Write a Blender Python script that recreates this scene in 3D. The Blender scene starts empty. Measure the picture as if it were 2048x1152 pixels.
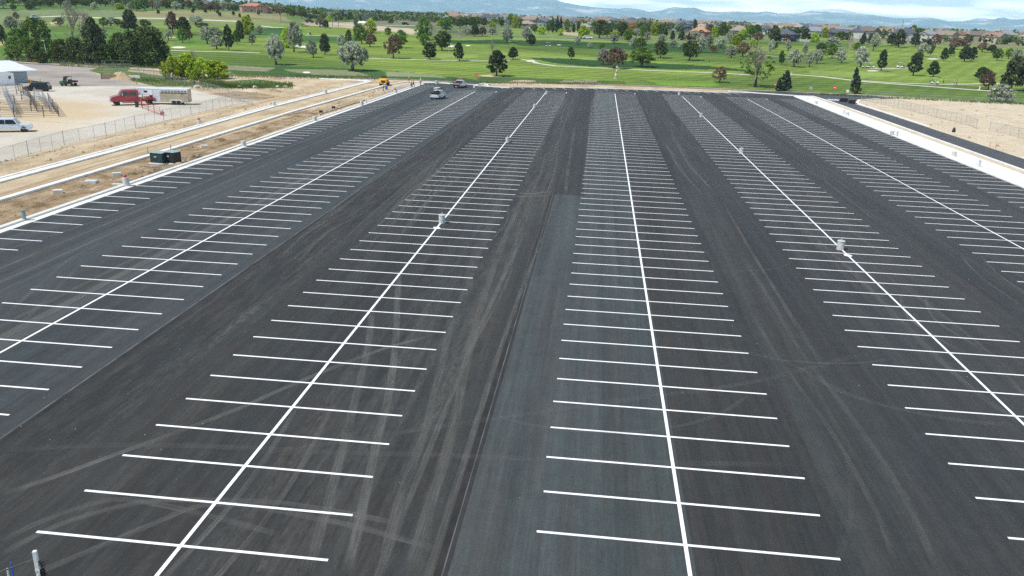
import bpy, bmesh, math, random
import numpy as np
from mathutils import Vector, Matrix
S = bpy.context.scene
C = S.collection
random.seed(7)
rng = np.random.default_rng(7)

# ---------------------------------------------------------------- camera, world, sun, exposure
F_PX, PITCH, YAW, ROLL, CAM_H = 1601.737, 0.325179, -0.097458, 0.03299, 18.361
def cam_axes():
    cy, sy, cp, sp = math.cos(YAW), math.sin(YAW), math.cos(PITCH), math.sin(PITCH)
    fwd = np.array([sy*cp, cy*cp, -sp]); right = np.array([cy, -sy, 0.0]); up = np.cross(right, fwd)
    cr, sr = math.cos(ROLL), math.sin(ROLL)
    return fwd, right*cr+up*sr, -right*sr+up*cr
FWD, RGT, UPV = cam_axes()
cam_d = bpy.data.cameras.new("camera"); cam = bpy.data.objects.new("camera", cam_d); C.objects.link(cam)
cam_d.sensor_width = 36; cam_d.lens = 36*F_PX/2048; cam_d.clip_start = 0.5; cam_d.clip_end = 120000
M = Matrix(((RGT[0], UPV[0], -FWD[0], 0), (RGT[1], UPV[1], -FWD[1], 0), (RGT[2], UPV[2], -FWD[2], CAM_H), (0, 0, 0, 1)))
cam.matrix_world = M
S.camera = cam
SUN_EL, SUN_BEAR = math.radians(57), math.radians(236)     # bearing clockwise from +Y
sund = bpy.data.lights.new("sun", 'SUN'); sund.energy = 3.6; sund.angle = math.radians(0.53); sund.color = (1.0, 0.955, 0.88)
sun = bpy.data.objects.new("sun", sund); C.objects.link(sun)
sv = Vector((math.sin(SUN_BEAR)*math.cos(SUN_EL), math.cos(SUN_BEAR)*math.cos(SUN_EL), math.sin(SUN_EL)))
sun.rotation_euler = sv.to_track_quat('Z', 'Y').to_euler()
W = bpy.data.worlds.new("World"); S.world = W; W.use_nodes = True
def build_world():
    nt = W.node_tree; nt.nodes.clear(); N = nt.nodes.new; L = nt.links.new
    out = N('ShaderNodeOutputWorld'); bg = N('ShaderNodeBackground'); bg.inputs[1].default_value = 0.1
    sky = N('ShaderNodeTexSky'); sky.sky_type = 'NISHITA'; sky.sun_disc = False
    sky.sun_elevation = SUN_EL; sky.sun_rotation = SUN_BEAR; sky.altitude = 1600; sky.air_density = 1.0; sky.dust_density = 0.6
    tc = N('ShaderNodeTexCoord'); mp = N('ShaderNodeMapping'); mp.inputs['Scale'].default_value = (1.0, 1.0, 9.0)
    L(tc.outputs['Generated'], mp.inputs[0])
    n1 = N('ShaderNodeTexNoise'); n1.inputs['Scale'].default_value = 4.2; n1.inputs['Detail'].default_value = 9; n1.inputs['Roughness'].default_value = .6
    L(mp.outputs[0], n1.inputs['Vector'])
    sep = N('ShaderNodeSeparateXYZ'); L(tc.outputs['Generated'], sep.inputs[0])
    low = N('ShaderNodeMapRange'); low.inputs[1].default_value = 0.02; low.inputs[2].default_value = 0.30; low.inputs[3].default_value = 0.62; low.inputs[4].default_value = -0.22
    L(sep.outputs['Z'], low.inputs[0])
    add = N('ShaderNodeMath'); L(n1.outputs[0], add.inputs[0]); L(low.outputs[0], add.inputs[1])
    cov = N('ShaderNodeMapRange'); cov.inputs[1].default_value = 0.50; cov.inputs[2].default_value = 0.66; L(add.outputs[0], cov.inputs[0])
    # side of the sky left of the range is clear blue
    side = N('ShaderNodeMapRange'); side.inputs[1].default_value = -0.42; side.inputs[2].default_value = -0.20; L(sep.outputs['X'], side.inputs[0])
    cm = N('ShaderNodeMath'); cm.operation = 'MULTIPLY'; L(cov.outputs[0], cm.inputs[0]); L(side.outputs[0], cm.inputs[1])
    n2 = N('ShaderNodeTexNoise'); n2.inputs['Scale'].default_value = 11; n2.inputs['Detail'].default_value = 6; L(mp.outputs[0], n2.inputs['Vector'])
    cr = N('ShaderNodeValToRGB'); cr.color_ramp.elements[0].position = .40; cr.color_ramp.elements[0].color = (10.5, 12.2, 14, 1)
    cr.color_ramp.elements[1].position = .60; cr.color_ramp.elements[1].color = (25, 25, 25, 1)
    L(n2.outputs[0], cr.inputs[0])
    mix = N('ShaderNodeMix'); mix.data_type = 'RGBA'; L(cm.outputs[0], mix.inputs[0]); L(sky.outputs[0], mix.inputs[6]); L(cr.outputs[0], mix.inputs[7])
    L(mix.outputs[2], bg.inputs[0]); L(bg.outputs[0], out.inputs[0])
build_world()
S.view_settings.view_transform = 'Standard'; S.view_settings.look = 'None'; S.view_settings.exposure = 0.55; S.view_settings.gamma = 1.0
S.render.engine = 'CYCLES'
S.cycles.max_bounces = 6; S.cycles.transparent_max_bounces = 16; S.cycles.volume_bounces = 2
S.cycles.use_denoising = False; S.cycles.sample_clamp_indirect = 2.5; S.cycles.sample_clamp_direct = 4

# ---------------------------------------------------------------- ground shape and pixel -> ground point
PY = [-1e6, 256, 300, 400, 512, 700, 1000, 2000, 4000, 40000]
PZ = [-0.15, -0.15, 1.3, 5.0, 9.2, 11.8, 13.6, 16.0, 17.3, 17.3]
def ss(t): t = np.clip(t, 0, 1); return t*t*(3-2*t)
def Hf(x, y):
    x = np.asarray(x, float); y = np.asarray(y, float)
    z = np.interp(y, PY, PZ)
    yy = np.maximum(y, 1.0)
    b = 6.3*ss((y-455)/110)*ss((-0.30-x/yy)/0.15)*(1-0.6*ss((y-900)/600))
    und = (0.55*np.sin(x*0.021+1.3)*np.sin(y*0.017+.4)+0.3*np.sin(x*0.05+y*0.031))*ss((y-270)/80)*(1-ss((y-900)/500))
    return z+b+und
def ray(px, py): return FWD+(px-1024)/F_PX*RGT-(py-576)/F_PX*UPV
def at(px, py):
    d = ray(px, py); t = 15.0; last = t
    while t < 30000:
        p = d*t; 
        if CAM_H+p[2] <= float(Hf(p[0], p[1])): break
        last = t; t *= 1.01
    lo, hi = last, t
    for _ in range(18):
        m = (lo+hi)/2; p = d*m
        if CAM_H+p[2] <= float(Hf(p[0], p[1])): hi = m
        else: lo = m
    p = d*hi
    return Vector((p[0], p[1], CAM_H+p[2])), hi      # point, depth
def flat(px, py, z=0.0):
    d = ray(px, py); t = (z-CAM_H)/d[2]
    return (d[0]*t, d[1]*t)
def hor(px): return 42+0.0330*(px-1206)

# ---------------------------------------------------------------- helpers
def lin(h):
    return tuple((c/12.92 if c <= .04045 else ((c+.055)/1.055)**2.4) for c in [int(h[i:i+2], 16)/255 for i in (0, 2, 4)])
def tag(o, label=None, cat=None, group=None, kind=None):
    if label: o['label'] = label
    if cat: o['category'] = cat
    if group: o['group'] = group
    if kind: o['kind'] = kind
    return o
def empty(name, loc, rz=0, label=None, cat=None, group=None):
    o = bpy.data.objects.new(name, None); C.objects.link(o); o.location = loc; o.rotation_euler = (0, 0, rz)
    o.empty_display_size = .3
    return tag(o, label, cat, group)
def link(name, me, parent=None, loc=None):
    o = bpy.data.objects.new(name, me); C.objects.link(o)
    if parent is not None: o.parent = parent
    if loc is not None: o.location = loc
    return o
class MB:
    def __init__(s): s.v = []; s.f = []
    def add(s, vs, fs):
        k = len(s.v); s.v += [tuple(v) for v in vs]; s.f += [tuple(i+k for i in f) for f in fs]; return s
    def box(s, x0, x1, y0, y1, z0, z1, m=None):
        vs = [Vector((x, y, z)) for x in (x0, x1) for y in (y0, y1) for z in (z0, z1)]
        if m is not None: vs = [m @ v for v in vs]
        return s.add(vs, [(0, 1, 3, 2), (4, 6, 7, 5), (0, 4, 5, 1), (2, 3, 7, 6), (0, 2, 6, 4), (1, 5, 7, 3)])
    def tube(s, a, b, r0, r1=None, n=8, caps=True):
        r1 = r0 if r1 is None else r1
        a, b = Vector(a), Vector(b); d = b-a
        if d.length < 1e-6: return s
        q = d.to_track_quat('Z', 'Y').to_matrix(); vs = []
        for c, r in ((a, r0), (b, r1)):
            for i in range(n):
                t = 2*math.pi*i/n; vs.append(c+q @ Vector((r*math.cos(t), r*math.sin(t), 0)))
        fs = [(i, (i+1) % n, n+(i+1) % n, n+i) for i in range(n)]
        if caps: fs += [tuple(range(n-1, -1, -1)), tuple(range(n, 2*n))]
        return s.add(vs, fs)
    def lathe(s, prof, n=20, c=(0, 0, 0), axis='z'):
        vs = []; 
        for r, h in prof:
            for i in range(n):
                t = 2*math.pi*i/n; x, y = r*math.cos(t), r*math.sin(t)
                p = (x, y, h) if axis == 'z' else (x, h, y)
                vs.append((p[0]+c[0], p[1]+c[1], p[2]+c[2]))
        fs = []
        for k in range(len(prof)-1):
            for i in range(n):
                j = (i+1) % n; q = (k*n+i, k*n+j, (k+1)*n+j, (k+1)*n+i)
                fs.append(q if axis == 'z' else q[::-1])
        top = tuple(range((len(prof)-1)*n, len(prof)*n)); bot = tuple(range(n-1, -1, -1))
        fs += [top, bot] if axis == 'z' else [top[::-1], bot[::-1]]
        return s.add(vs, fs)
    def prism(s, prof, y0, y1, taper=None):
        """side profile (x,z) extruded along y; taper(z) narrows the half width"""
        n = len(prof); m = (y0+y1)/2; hw = (y1-y0)/2; vs = []
        for sg in (-1, 1):
            for x, z in prof:
                k = taper(z) if taper else 1.0
                vs.append((x, m+sg*hw*k, z))
        fs = [tuple(range(n)), tuple(range(2*n-1, n-1, -1))]
        fs += [(i, n+i, n+(i+1) % n, (i+1) % n) for i in range(n)]
        return s.add(vs, fs)
    def build(s, name, mat, parent=None, bevel=0, smooth=False, loc=None):
        me = bpy.data.meshes.new(name); me.from_pydata(s.v, [], s.f)
        bm = bmesh.new(); bm.from_mesh(me); bmesh.ops.recalc_face_normals(bm, faces=bm.faces); bm.to_mesh(me); bm.free()
        if mat is not None: me.materials.append(mat)
        if smooth:
            for p in me.polygons: p.use_smooth = len(p.vertices) < 6
        o = link(name, me, parent, loc)
        if bevel:
            b = o.modifiers.new('bevel', 'BEVEL'); b.width = bevel; b.segments = 2; b.limit_method = 'ANGLE'; b.angle_limit = math.radians(35)
        return o
def copy_tree(o, parent=None):
    c = o.copy(); C.objects.link(c)
    if parent is not None: c.parent = parent
    for ch in list(o.children): copy_tree(ch, c)
    return c

# ---------------------------------------------------------------- materials
def newmat(name):
    m = bpy.data.materials.new(name); m.use_nodes = True; nt = m.node_tree
    b = nt.nodes['Principled BSDF']; return m, nt, b
def mat(name, col, rough=.7, metal=0, var=.12, scale=3.0, bump=0.0, coat=0, objvar=0):
    m, nt, b = newmat(name); N = nt.nodes.new; L = nt.links.new
    b.inputs['Roughness'].default_value = rough; b.inputs['Metallic'].default_value = metal
    if coat: b.inputs['Coat Weight'].default_value = coat
    tc = N('ShaderNodeTexCoord'); n = N('ShaderNodeTexNoise'); n.inputs['Scale'].default_value = scale; n.inputs['Detail'].default_value = 5
    L(tc.outputs['Object'], n.inputs['Vector'])
    mr = N('ShaderNodeMapRange'); mr.inputs[1].default_value = .3; mr.inputs[2].default_value = .7
    mr.inputs[3].default_value = 1-var; mr.inputs[4].default_value = 1+var; L(n.outputs[0], mr.inputs[0])
    mx = N('ShaderNodeVectorMath'); mx.operation = 'SCALE'; mx.inputs[0].default_value = col; L(mr.outputs[0], mx.inputs['Scale'])
    o = mx.outputs[0]
    if objvar:
        oi = N('ShaderNodeObjectInfo'); m2 = N('ShaderNodeMapRange'); m2.inputs[3].default_value = 1-objvar; m2.inputs[4].default_value = 1+objvar
        L(oi.outputs['Random'], m2.inputs[0]); m3 = N('ShaderNodeVectorMath'); m3.operation = 'SCALE'; L(o, m3.inputs[0]); L(m2.outputs[0], m3.inputs['Scale']); o = m3.outputs[0]
    L(o, b.inputs['Base Color'])
    if bump:
        bp = N('ShaderNodeBump'); bp.inputs['Strength'].default_value = bump; bp.inputs['Distance'].default_value = .05
        L(n.outputs[0], bp.inputs['Height']); L(bp.outputs[0], b.inputs['Normal'])
    return m
def leafmat(name, c1, c2, c3=None, trans=.25, scale=1.6):
    m, nt, b = newmat(name); N = nt.nodes.new; L = nt.links.new
    tc = N('ShaderNodeTexCoord'); n = N('ShaderNodeTexNoise'); n.inputs['Scale'].default_value = scale*4; n.inputs['Detail'].default_value = 4
    oi = N('ShaderNodeObjectInfo'); ad = N('ShaderNodeVectorMath'); ad.operation = 'ADD'; L(tc.outputs['Object'], ad.inputs[0]); L(oi.outputs['Location'], ad.inputs[1])
    L(ad.outputs[0], n.inputs['Vector'])
    cr = N('ShaderNodeValToRGB'); e = cr.color_ramp.elements; e[0].position = .34; e[0].color = (*c1, 1); e[1].position = .64; e[1].color = (*c2, 1)
    if c3: x = e.new(.5); x.color = (*c3, 1)
    L(n.outputs[0], cr.inputs[0])
    hs = N('ShaderNodeHueSaturation'); m2 = N('ShaderNodeMapRange'); m2.inputs[3].default_value = .75; m2.inputs[4].default_value = 1.3; L(oi.outputs['Random'], m2.inputs[0]); L(m2.outputs[0], hs.inputs['Value'])
    m3 = N('ShaderNodeMapRange'); m3.inputs[3].default_value = .485; m3.inputs[4].default_value = .515; L(oi.outputs['Random'], m3.inputs[0]); L(m3.outputs[0], hs.inputs['Hue'])
    L(cr.outputs[0], hs.inputs['Color']); L(hs.outputs[0], b.inputs['Base Color']); b.inputs['Roughness'].default_value = .75
    b.inputs['Specular IOR Level'].default_value = .25
    tr = N('ShaderNodeBsdfTranslucent'); L(hs.outputs[0], tr.inputs[0]); ms = N('ShaderNodeMixShader'); ms.inputs[0].default_value = trans
    L(b.outputs[0], ms.inputs[1]); L(tr.outputs[0], ms.inputs[2]); L(ms.outputs[0], nt.nodes['Material Output'].inputs[0])
    return m
MT = {}
HAZE = 6.5e-5
MT['line'] = None
def mat_asphalt():
    m, nt, b = newmat('asphalt'); N = nt.nodes.new; L = nt.links.new
    tc = N('ShaderNodeTexCoord'); sep = N('ShaderNodeSeparateXYZ'); L(tc.outputs['Object'], sep.inputs[0])
    def noise(sc, det=4, vec=None, rough=.5):
        mp = N('ShaderNodeMapping'); mp.inputs['Scale'].default_value = sc; L(vec or tc.outputs['Object'], mp.inputs[0])
        n = N('ShaderNodeTexNoise'); n.inputs['Scale'].default_value = 1; n.inputs['Detail'].default_value = det; n.inputs['Roughness'].default_value = rough
        L(mp.outputs[0], n.inputs['Vector']); return n.outputs[0]
    def mr(v, a, b_, c, d):
        x = N('ShaderNodeMapRange'); x.inputs[1].default_value = a; x.inputs[2].default_value = b_; x.inputs[3].default_value = c; x.inputs[4].default_value = d; L(v, x.inputs[0]); return x.outputs[0]
    def op(o, a, b_):
        x = N('ShaderNodeMath'); x.operation = o
        for i, v in enumerate((a, b_)):
            if isinstance(v, (int, float)): x.inputs[i].default_value = v
            else: L(v, x.inputs[i])
        return x.outputs[0]
    # paving lanes: colour steps with world x
    rampx = mr(sep.outputs['X'], -60, 70, 0, 1)
    cr = N('ShaderNodeValToRGB'); cr.color_ramp.interpolation = 'CONSTANT'
    lanes = [(-60, (0.0494, 0.0573, 0.0597)), (-46, (0.0431, 0.0499, 0.0524)), (-41.5, (0.0502, 0.0575, 0.0605)), (-37.6, (0.0461, 0.0511, 0.0518)), (-33.8, (0.0638, 0.0716, 0.0708)), (-32.3, (0.0398, 0.0448, 0.0472)), (-29.4, (0.0462, 0.0523, 0.0553)),
             (-25.4, (0.0277, 0.0280, 0.0269)), (-21.6, (0.0327, 0.0330, 0.0314)), (-17.5, (0.0296, 0.0301, 0.0294)), (-11.4, (0.0326, 0.0337, 0.0330)), (-7.3, (0.0376, 0.0382, 0.0370)), (-5, (0.0290, 0.0295, 0.0293)), (-4.3, (0.0563, 0.0654, 0.0664)), (0.7, (0.0502, 0.0594, 0.0598)), (4.3, (0.0341, 0.0342, 0.0334)),
             (8.6, (0.0291, 0.0309, 0.0311)), (10.2, (0.0371, 0.0388, 0.0384)), (13.4, (0.0344, 0.0360, 0.0365)), (17, (0.0395, 0.0416, 0.0418)), (22.3, (0.0439, 0.0444, 0.0435)), (26.8, (0.0377, 0.0387, 0.0388)), (32, (0.0408, 0.0427, 0.0433)), (41, (0.0430, 0.0445, 0.0450)), (48, (0.0458, 0.0496, 0.0503))]
    e = cr.color_ramp.elements; e[0].position = 0; e[0].color = (*lanes[0][1], 1); e[1].position = (lanes[-1][0]+60)/130; e[1].color = (*lanes[-1][1], 1)
    for x, c in lanes[1:-1]:
        k = e.new((x+60)/130); k.color = (*c, 1)
    wob = noise((.35, .05, 1), 2); wob = mr(wob, 0, 1, -.0006, .0006)
    L(op('ADD', rampx, wob), cr.inputs[0])
    # old surface beyond the end of the smooth lift
    old = N('ShaderNodeMix'); old.data_type = 'RGBA'; old.inputs[7].default_value = (.033, .033, .032, 1)
    yb = mr(sep.outputs['Y'], 87.2, 87.6, 0, 1)
    xa = op('MULTIPLY', mr(sep.outputs['X'], -4.32, -4.28, 0, 1), mr(sep.outputs['X'], -.9, -.6, 1, 0))
    L(op('MULTIPLY', yb, xa), old.inputs[0]); L(cr.outputs[0], old.inputs[6])
    # streaks along the lanes, speckle, blotches
    st = mr(noise((1.1, .022, 1), 6, rough=.7), .32, .68, .68, 1.30)
    st2 = mr(noise((9, .02, 1), 3), .3, .7, .93, 1.07)
    sp = op('MULTIPLY', mr(noise((24, 24, 24), 3, rough=.85), .25, .75, .48, 1.42), mr(noise((7, 7, 7), 4, rough=.8), .3, .7, .82, 1.12))
    bl = mr(noise((.16, .05, 1), 5, rough=.6), .3, .7, .86, 1.14)
    v = op('MULTIPLY', op('MULTIPLY', st, st2), op('MULTIPLY', sp, bl))
    hue = N('ShaderNodeMix'); hue.data_type = 'RGBA'; hue.blend_type = 'MULTIPLY'; hue.inputs[0].default_value = 1; tint = N('ShaderNodeValToRGB'); te = tint.color_ramp.elements; te[0].position = .38; te[0].color = (.92, 1.03, 1.02, 1); te[1].position = .62; te[1].color = (1.10, 1.0, .95, 1); L(noise((.7, .07, 1), 6, rough=.75), tint.inputs[0]); L(old.outputs[2], hue.inputs[6]); L(tint.outputs[0], hue.inputs[7])
    scr = mr(noise((14, .6, 1), 6, rough=.85), .42, .72, 0.92, 1.28); scr2 = mr(noise((.9, .9, 1), 7, rough=.8), .3, .7, .84, 1.18)
    v = op('MULTIPLY', v, op('MULTIPLY', scr, scr2))
    sc = N('ShaderNodeVectorMath'); sc.operation = 'SCALE'; L(hue.outputs[2], sc.inputs[0]); L(op('MULTIPLY', v, .92), sc.inputs['Scale'])
    # dust: thin tan film in streaky patches, strongest on the older lanes
    du = op('MULTIPLY', mr(noise((.5, .018, 1), 6, rough=.7), .50, .78, 0, 1), mr(noise((5, 1.4, 1), 6, rough=.8), .40, .70, 0, .5))
    lane = op('ADD', op('MULTIPLY', mr(sep.outputs['X'], -25.5, -25.3, 0, 1), mr(sep.outputs['X'], -4.35, -4.3, 1, 0)), mr(sep.outputs['X'], 4.2, 4.4, 0.05, .5))
    band = op('ADD', op('MULTIPLY', mr(sep.outputs['X'], -25.2, -24.6, 0, 1), mr(sep.outputs['X'], -22, -19.5, 1, 0)), op('MULTIPLY', mr(sep.outputs['X'], -13, -11, 0, 1), mr(sep.outputs['X'], -6.5, -5, 1, 0)))
    du = op('MULTIPLY', du, op('ADD', op('ADD', lane, .12), op('MULTIPLY', band, 1.1)))
    gb = op('MULTIPLY', mr(noise((1.6, .25, 1), 6, rough=.8), .46, .72, 0, .32), op('ADD', op('MULTIPLY', band, .8), op('MULTIPLY', lane, .35)))
    du = op('ADD', du, op('MULTIPLY', gb, mr(noise((20, 20, 20), 3, rough=.8), .35, .65, .2, 1)))
    mx = N('ShaderNodeMix'); mx.data_type = 'RGBA'; mx.inputs[7].default_value = (.155, .145, .125, 1); L(du, mx.inputs[0]); L(sc.outputs[0], mx.inputs[6])
    # pale crumbs
    vo = N('ShaderNodeTexVoronoi'); vo.inputs['Scale'].default_value = 1.3; L(tc.outputs['Object'], vo.inputs['Vector'])
    crumb = op('MULTIPLY', mr(vo.outputs['Distance'], .02, .035, 1, 0), mr(noise((.12, .09, 1), 3), .58, .66, 0, .5))
    mx2 = N('ShaderNodeMix'); mx2.data_type = 'RGBA'; mx2.inputs[7].default_value = (.30, .28, .24, 1); L(crumb, mx2.inputs[0]); L(mx.outputs[2], mx2.inputs[6])
    L(mx2.outputs[2], b.inputs['Base Color']); b.inputs['Roughness'].default_value = .8; b.inputs['Specular IOR Level'].default_value = .35
    bp = N('ShaderNodeBump'); bp.inputs['Strength'].default_value = .35; bp.inputs['Distance'].default_value = .01; L(sp, bp.inputs['Height']); L(bp.outputs[0], b.inputs['Normal'])
    return m
def mat_dirt(name, c1, c2, c3, sc=.25, stretch=(1, 1, 1), bump=.4, grain=1.0):
    m, nt, b = newmat(name); N = nt.nodes.new; L = nt.links.new
    tc = N('ShaderNodeTexCoord'); mp = N('ShaderNodeMapping'); mp.inputs['Scale'].default_value = stretch; L(tc.outputs['Object'], mp.inputs[0])
    n = N('ShaderNodeTexNoise'); n.inputs['Scale'].default_value = sc; n.inputs['Detail'].default_value = 9; n.inputs['Roughness'].default_value = .68; L(mp.outputs[0], n.inputs['Vector'])
    cr = N('ShaderNodeValToRGB'); e = cr.color_ramp.elements; e[0].position = .33; e[0].color = (*c1, 1); e[1].position = .68; e[1].color = (*c3, 1); k = e.new(.5); k.color = (*c2, 1)
    L(n.outputs[0], cr.inputs[0])
    n2 = N('ShaderNodeTexNoise'); n2.inputs['Scale'].default_value = 3.5*grain; n2.inputs['Detail'].default_value = 6; n2.inputs['Roughness'].default_value = .75; L(tc.outputs['Object'], n2.inputs['Vector'])
    mr = N('ShaderNodeMapRange'); mr.inputs[1].default_value = .3; mr.inputs[2].default_value = .7; mr.inputs[3].default_value = .84; mr.inputs[4].default_value = 1.12; L(n2.outputs[0], mr.inputs[0])
    sx = N('ShaderNodeVectorMath'); sx.operation = 'SCALE'; L(cr.outputs[0], sx.inputs[0]); L(mr.outputs[0], sx.inputs['Scale'])
    L(sx.outputs[0], b.inputs['Base Color']); b.inputs['Roughness'].default_value = .95; b.inputs['Specular IOR Level'].default_value = .15
    bp = N('ShaderNodeBump'); bp.inputs['Strength'].default_value = bump; bp.inputs['Distance'].default_value = .3; L(n2.outputs[0], bp.inputs['Height']); L(bp.outputs[0], b.inputs['Normal'])
    return m
def add_patch(m, spots):
    nt = m.node_tree; N = nt.nodes.new; L = nt.links.new; b = nt.nodes['Principled BSDF']; src = b.inputs['Base Color'].links[0].from_socket
    tc = N('ShaderNodeTexCoord'); n = N('ShaderNodeTexNoise'); n.inputs['Scale'].default_value = .12; n.inputs['Detail'].default_value = 7; n.inputs['Roughness'].default_value = .7; L(tc.outputs['Object'], n.inputs['Vector'])
    for (x, y, r, c) in spots:
        d = N('ShaderNodeVectorMath'); d.operation = 'DISTANCE'; d.inputs[1].default_value = (x, y, -.045); L(tc.outputs['Object'], d.inputs[0])
        a = N('ShaderNodeMath'); a.operation = 'MULTIPLY_ADD'; a.inputs[1].default_value = r*1.1; L(n.outputs[0], a.inputs[0]); L(d.outputs['Value'], a.inputs[2])
        mr = N('ShaderNodeMapRange'); mr.inputs[1].default_value = r*1.15; mr.inputs[2].default_value = r*1.75; mr.inputs[3].default_value = .85; mr.inputs[4].default_value = 0; L(a.outputs[0], mr.inputs[0])
        mx = N('ShaderNodeMix'); mx.data_type = 'RGBA'; mx.inputs[7].default_value = (*c, 1); L(mr.outputs[0], mx.inputs[0]); L(src, mx.inputs[6]); src = mx.outputs[2]
    L(src, b.inputs['Base Color'])
def mat_terrain():
    m, nt, b = newmat('turf'); N = nt.nodes.new; L = nt.links.new
    at_ = N('ShaderNodeAttribute'); at_.attribute_name = 'tone'; st = N('ShaderNodeAttribute'); st.attribute_name = 'mow'
    tc = N('ShaderNodeTexCoord')
    def noise(sc, det, r=.6):
        mp = N('ShaderNodeMapping'); mp.inputs['Scale'].default_value = sc; L(tc.outputs['Object'], mp.inputs[0])
        n = N('ShaderNodeTexNoise'); n.inputs['Scale'].default_value = 1; n.inputs['Detail'].default_value = det; n.inputs['Roughness'].default_value = r; L(mp.outputs[0], n.inputs['Vector']); return n.outputs[0]
    def mr(v, a, b_, c, d):
        x = N('ShaderNodeMapRange'); x.inputs[1].default_value = a; x.inputs[2].default_value = b_; x.inputs[3].default_value = c; x.inputs[4].default_value = d; L(v, x.inputs[0]); return x.outputs[0]
    def op(o, a, b_):
        x = N('ShaderNodeMath'); x.operation = o
        for i, v in enumerate((a, b_)):
            if isinstance(v, (int, float)): x.inputs[i].default_value = v
            else: L(v, x.inputs[i])
        return x.outputs[0]
    v = op('MULTIPLY', mr(noise((.02, .045, .02), 6), .3, .7, .72, 1.25), mr(noise((.35, .8, .35), 5, .75), .3, .7, .78, 1.22))
    # mower bands, gated by the mow attribute
    w1 = N('ShaderNodeTexWave'); w1.wave_type = 'BANDS'; w1.bands_direction = 'X'; w1.inputs['Scale'].default_value = .052; w1.inputs['Distortion'].default_value = 1.2; w1.inputs['Detail'].default_value = 1; w1.inputs['Detail Scale'].default_value = .05
    mp = N('ShaderNodeMapping'); mp.inputs['Rotation'].default_value = (0, 0, math.radians(28)); L(tc.outputs['Object'], mp.inputs[0]); L(mp.outputs[0], w1.inputs['Vector'])
    w2 = N('ShaderNodeTexWave'); w2.wave_type = 'BANDS'; w2.bands_direction = 'Y'; w2.inputs['Scale'].default_value = .045; w2.inputs['Distortion'].default_value = 2.5; w2.inputs['Detail'].default_value = 2; w2.inputs['Detail Scale'].default_value = .1
    L(tc.outputs['Object'], w2.inputs['Vector'])
    band = op('MULTIPLY', mr(w1.outputs['Fac'], .3, .7, .93, 1.07), mr(w2.outputs['Fac'], .2, .8, .86, 1.14))
    g = N('ShaderNodeMix'); g.inputs[2].default_value = 1.0; L(st.outputs['Fac'], g.inputs[0]); L(band, g.inputs[3])
    sx = N('ShaderNodeVectorMath'); sx.operation = 'SCALE'; L(at_.outputs['Color'], sx.inputs[0]); L(op('MULTIPLY', v, g.outputs[0]), sx.inputs['Scale'])
    L(sx.outputs[0], b.inputs['Base Color']); b.inputs['Roughness'].default_value = .95; b.inputs['Specular IOR Level'].default_value = .1
    return m
def mat_marks(name='tyre_dust', col=(.19, .188, .172), amax=.8):
    m, nt, b = newmat(name); N = nt.nodes.new; L = nt.links.new
    b.inputs['Base Color'].default_value = (*col, 1); b.inputs['Roughness'].default_value = .95
    uv = N('ShaderNodeUVMap'); tc = N('ShaderNodeTexCoord')
    def noise(src, sc, det, r):
        mp = N('ShaderNodeMapping'); mp.inputs['Scale'].default_value = sc; L(src, mp.inputs[0]); n = N('ShaderNodeTexNoise'); n.inputs['Scale'].default_value = 1; n.inputs['Detail'].default_value = det; n.inputs['Roughness'].default_value = r; L(mp.outputs[0], n.inputs['Vector']); return n.outputs[0]
    def mr(v, a, b_, c, d):
        x = N('ShaderNodeMapRange'); x.inputs[1].default_value = a; x.inputs[2].default_value = b_; x.inputs[3].default_value = c; x.inputs[4].default_value = d; L(v, x.inputs[0]); return x.outputs[0]
    def mul(a, c):
        x = N('ShaderNodeMath'); x.operation = 'MULTIPLY'; L(a, x.inputs[0]); L(c, x.inputs[1]); return x.outputs[0]
    thr = mr(noise(uv.outputs[0], (7, .35, 1), 4, .7), .38, .64, .30, 1)      # tread threads along the mark
    pat = mr(noise(uv.outputs[0], (.5, .22, 1), 5, .7), .30, .60, .15, 1)     # fades in and out along its length
    gr = mr(noise(tc.outputs['Object'], (13, 13, 13), 4, .85), .30, .60, .35, 1)
    a = N('ShaderNodeAttribute'); a.attribute_name = 'edge'
    k = N('ShaderNodeMath'); k.operation = 'MULTIPLY'; k.inputs[1].default_value = amax; L(mul(mul(thr, pat), mul(gr, a.outputs['Fac'])), k.inputs[0])
    L(k.outputs[0], b.inputs['Alpha']); return m
def mat_chain(name, col, dens=.16):
    m, nt, b = newmat(name); N = nt.nodes.new; L = nt.links.new
    b.inputs['Base Color'].default_value = (*col, 1); b.inputs['Metallic'].default_value = .3; b.inputs['Roughness'].default_value = .55
    tc = N('ShaderNodeTexCoord'); outs = []
    for a in (45, -45):
        mp = N('ShaderNodeMapping'); mp.inputs['Rotation'].default_value = (0, 0, math.radians(a)); L(tc.outputs['UV'], mp.inputs[0])
        w = N('ShaderNodeTexWave'); w.wave_type = 'BANDS'; w.bands_direction = 'X'; w.inputs['Scale'].default_value = 5; L(mp.outputs[0], w.inputs['Vector'])
        mr = N('ShaderNodeMapRange'); mr.inputs[1].default_value = 1-dens*.6; mr.inputs[2].default_value = 1-dens*.4; L(w.outputs['Fac'], mr.inputs[0]); outs.append(mr.outputs[0])
    mx = N('ShaderNodeMath'); mx.operation = 'MAXIMUM'; L(outs[0], mx.inputs[0]); L(outs[1], mx.inputs[1]); L(mx.outputs[0], b.inputs['Alpha'])
    return m
A = MT
A['asphalt'] = mat_asphalt()
A['line'] = mat('road_paint', (.86, .86, .85), .6, var=.05, scale=2)
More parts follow.
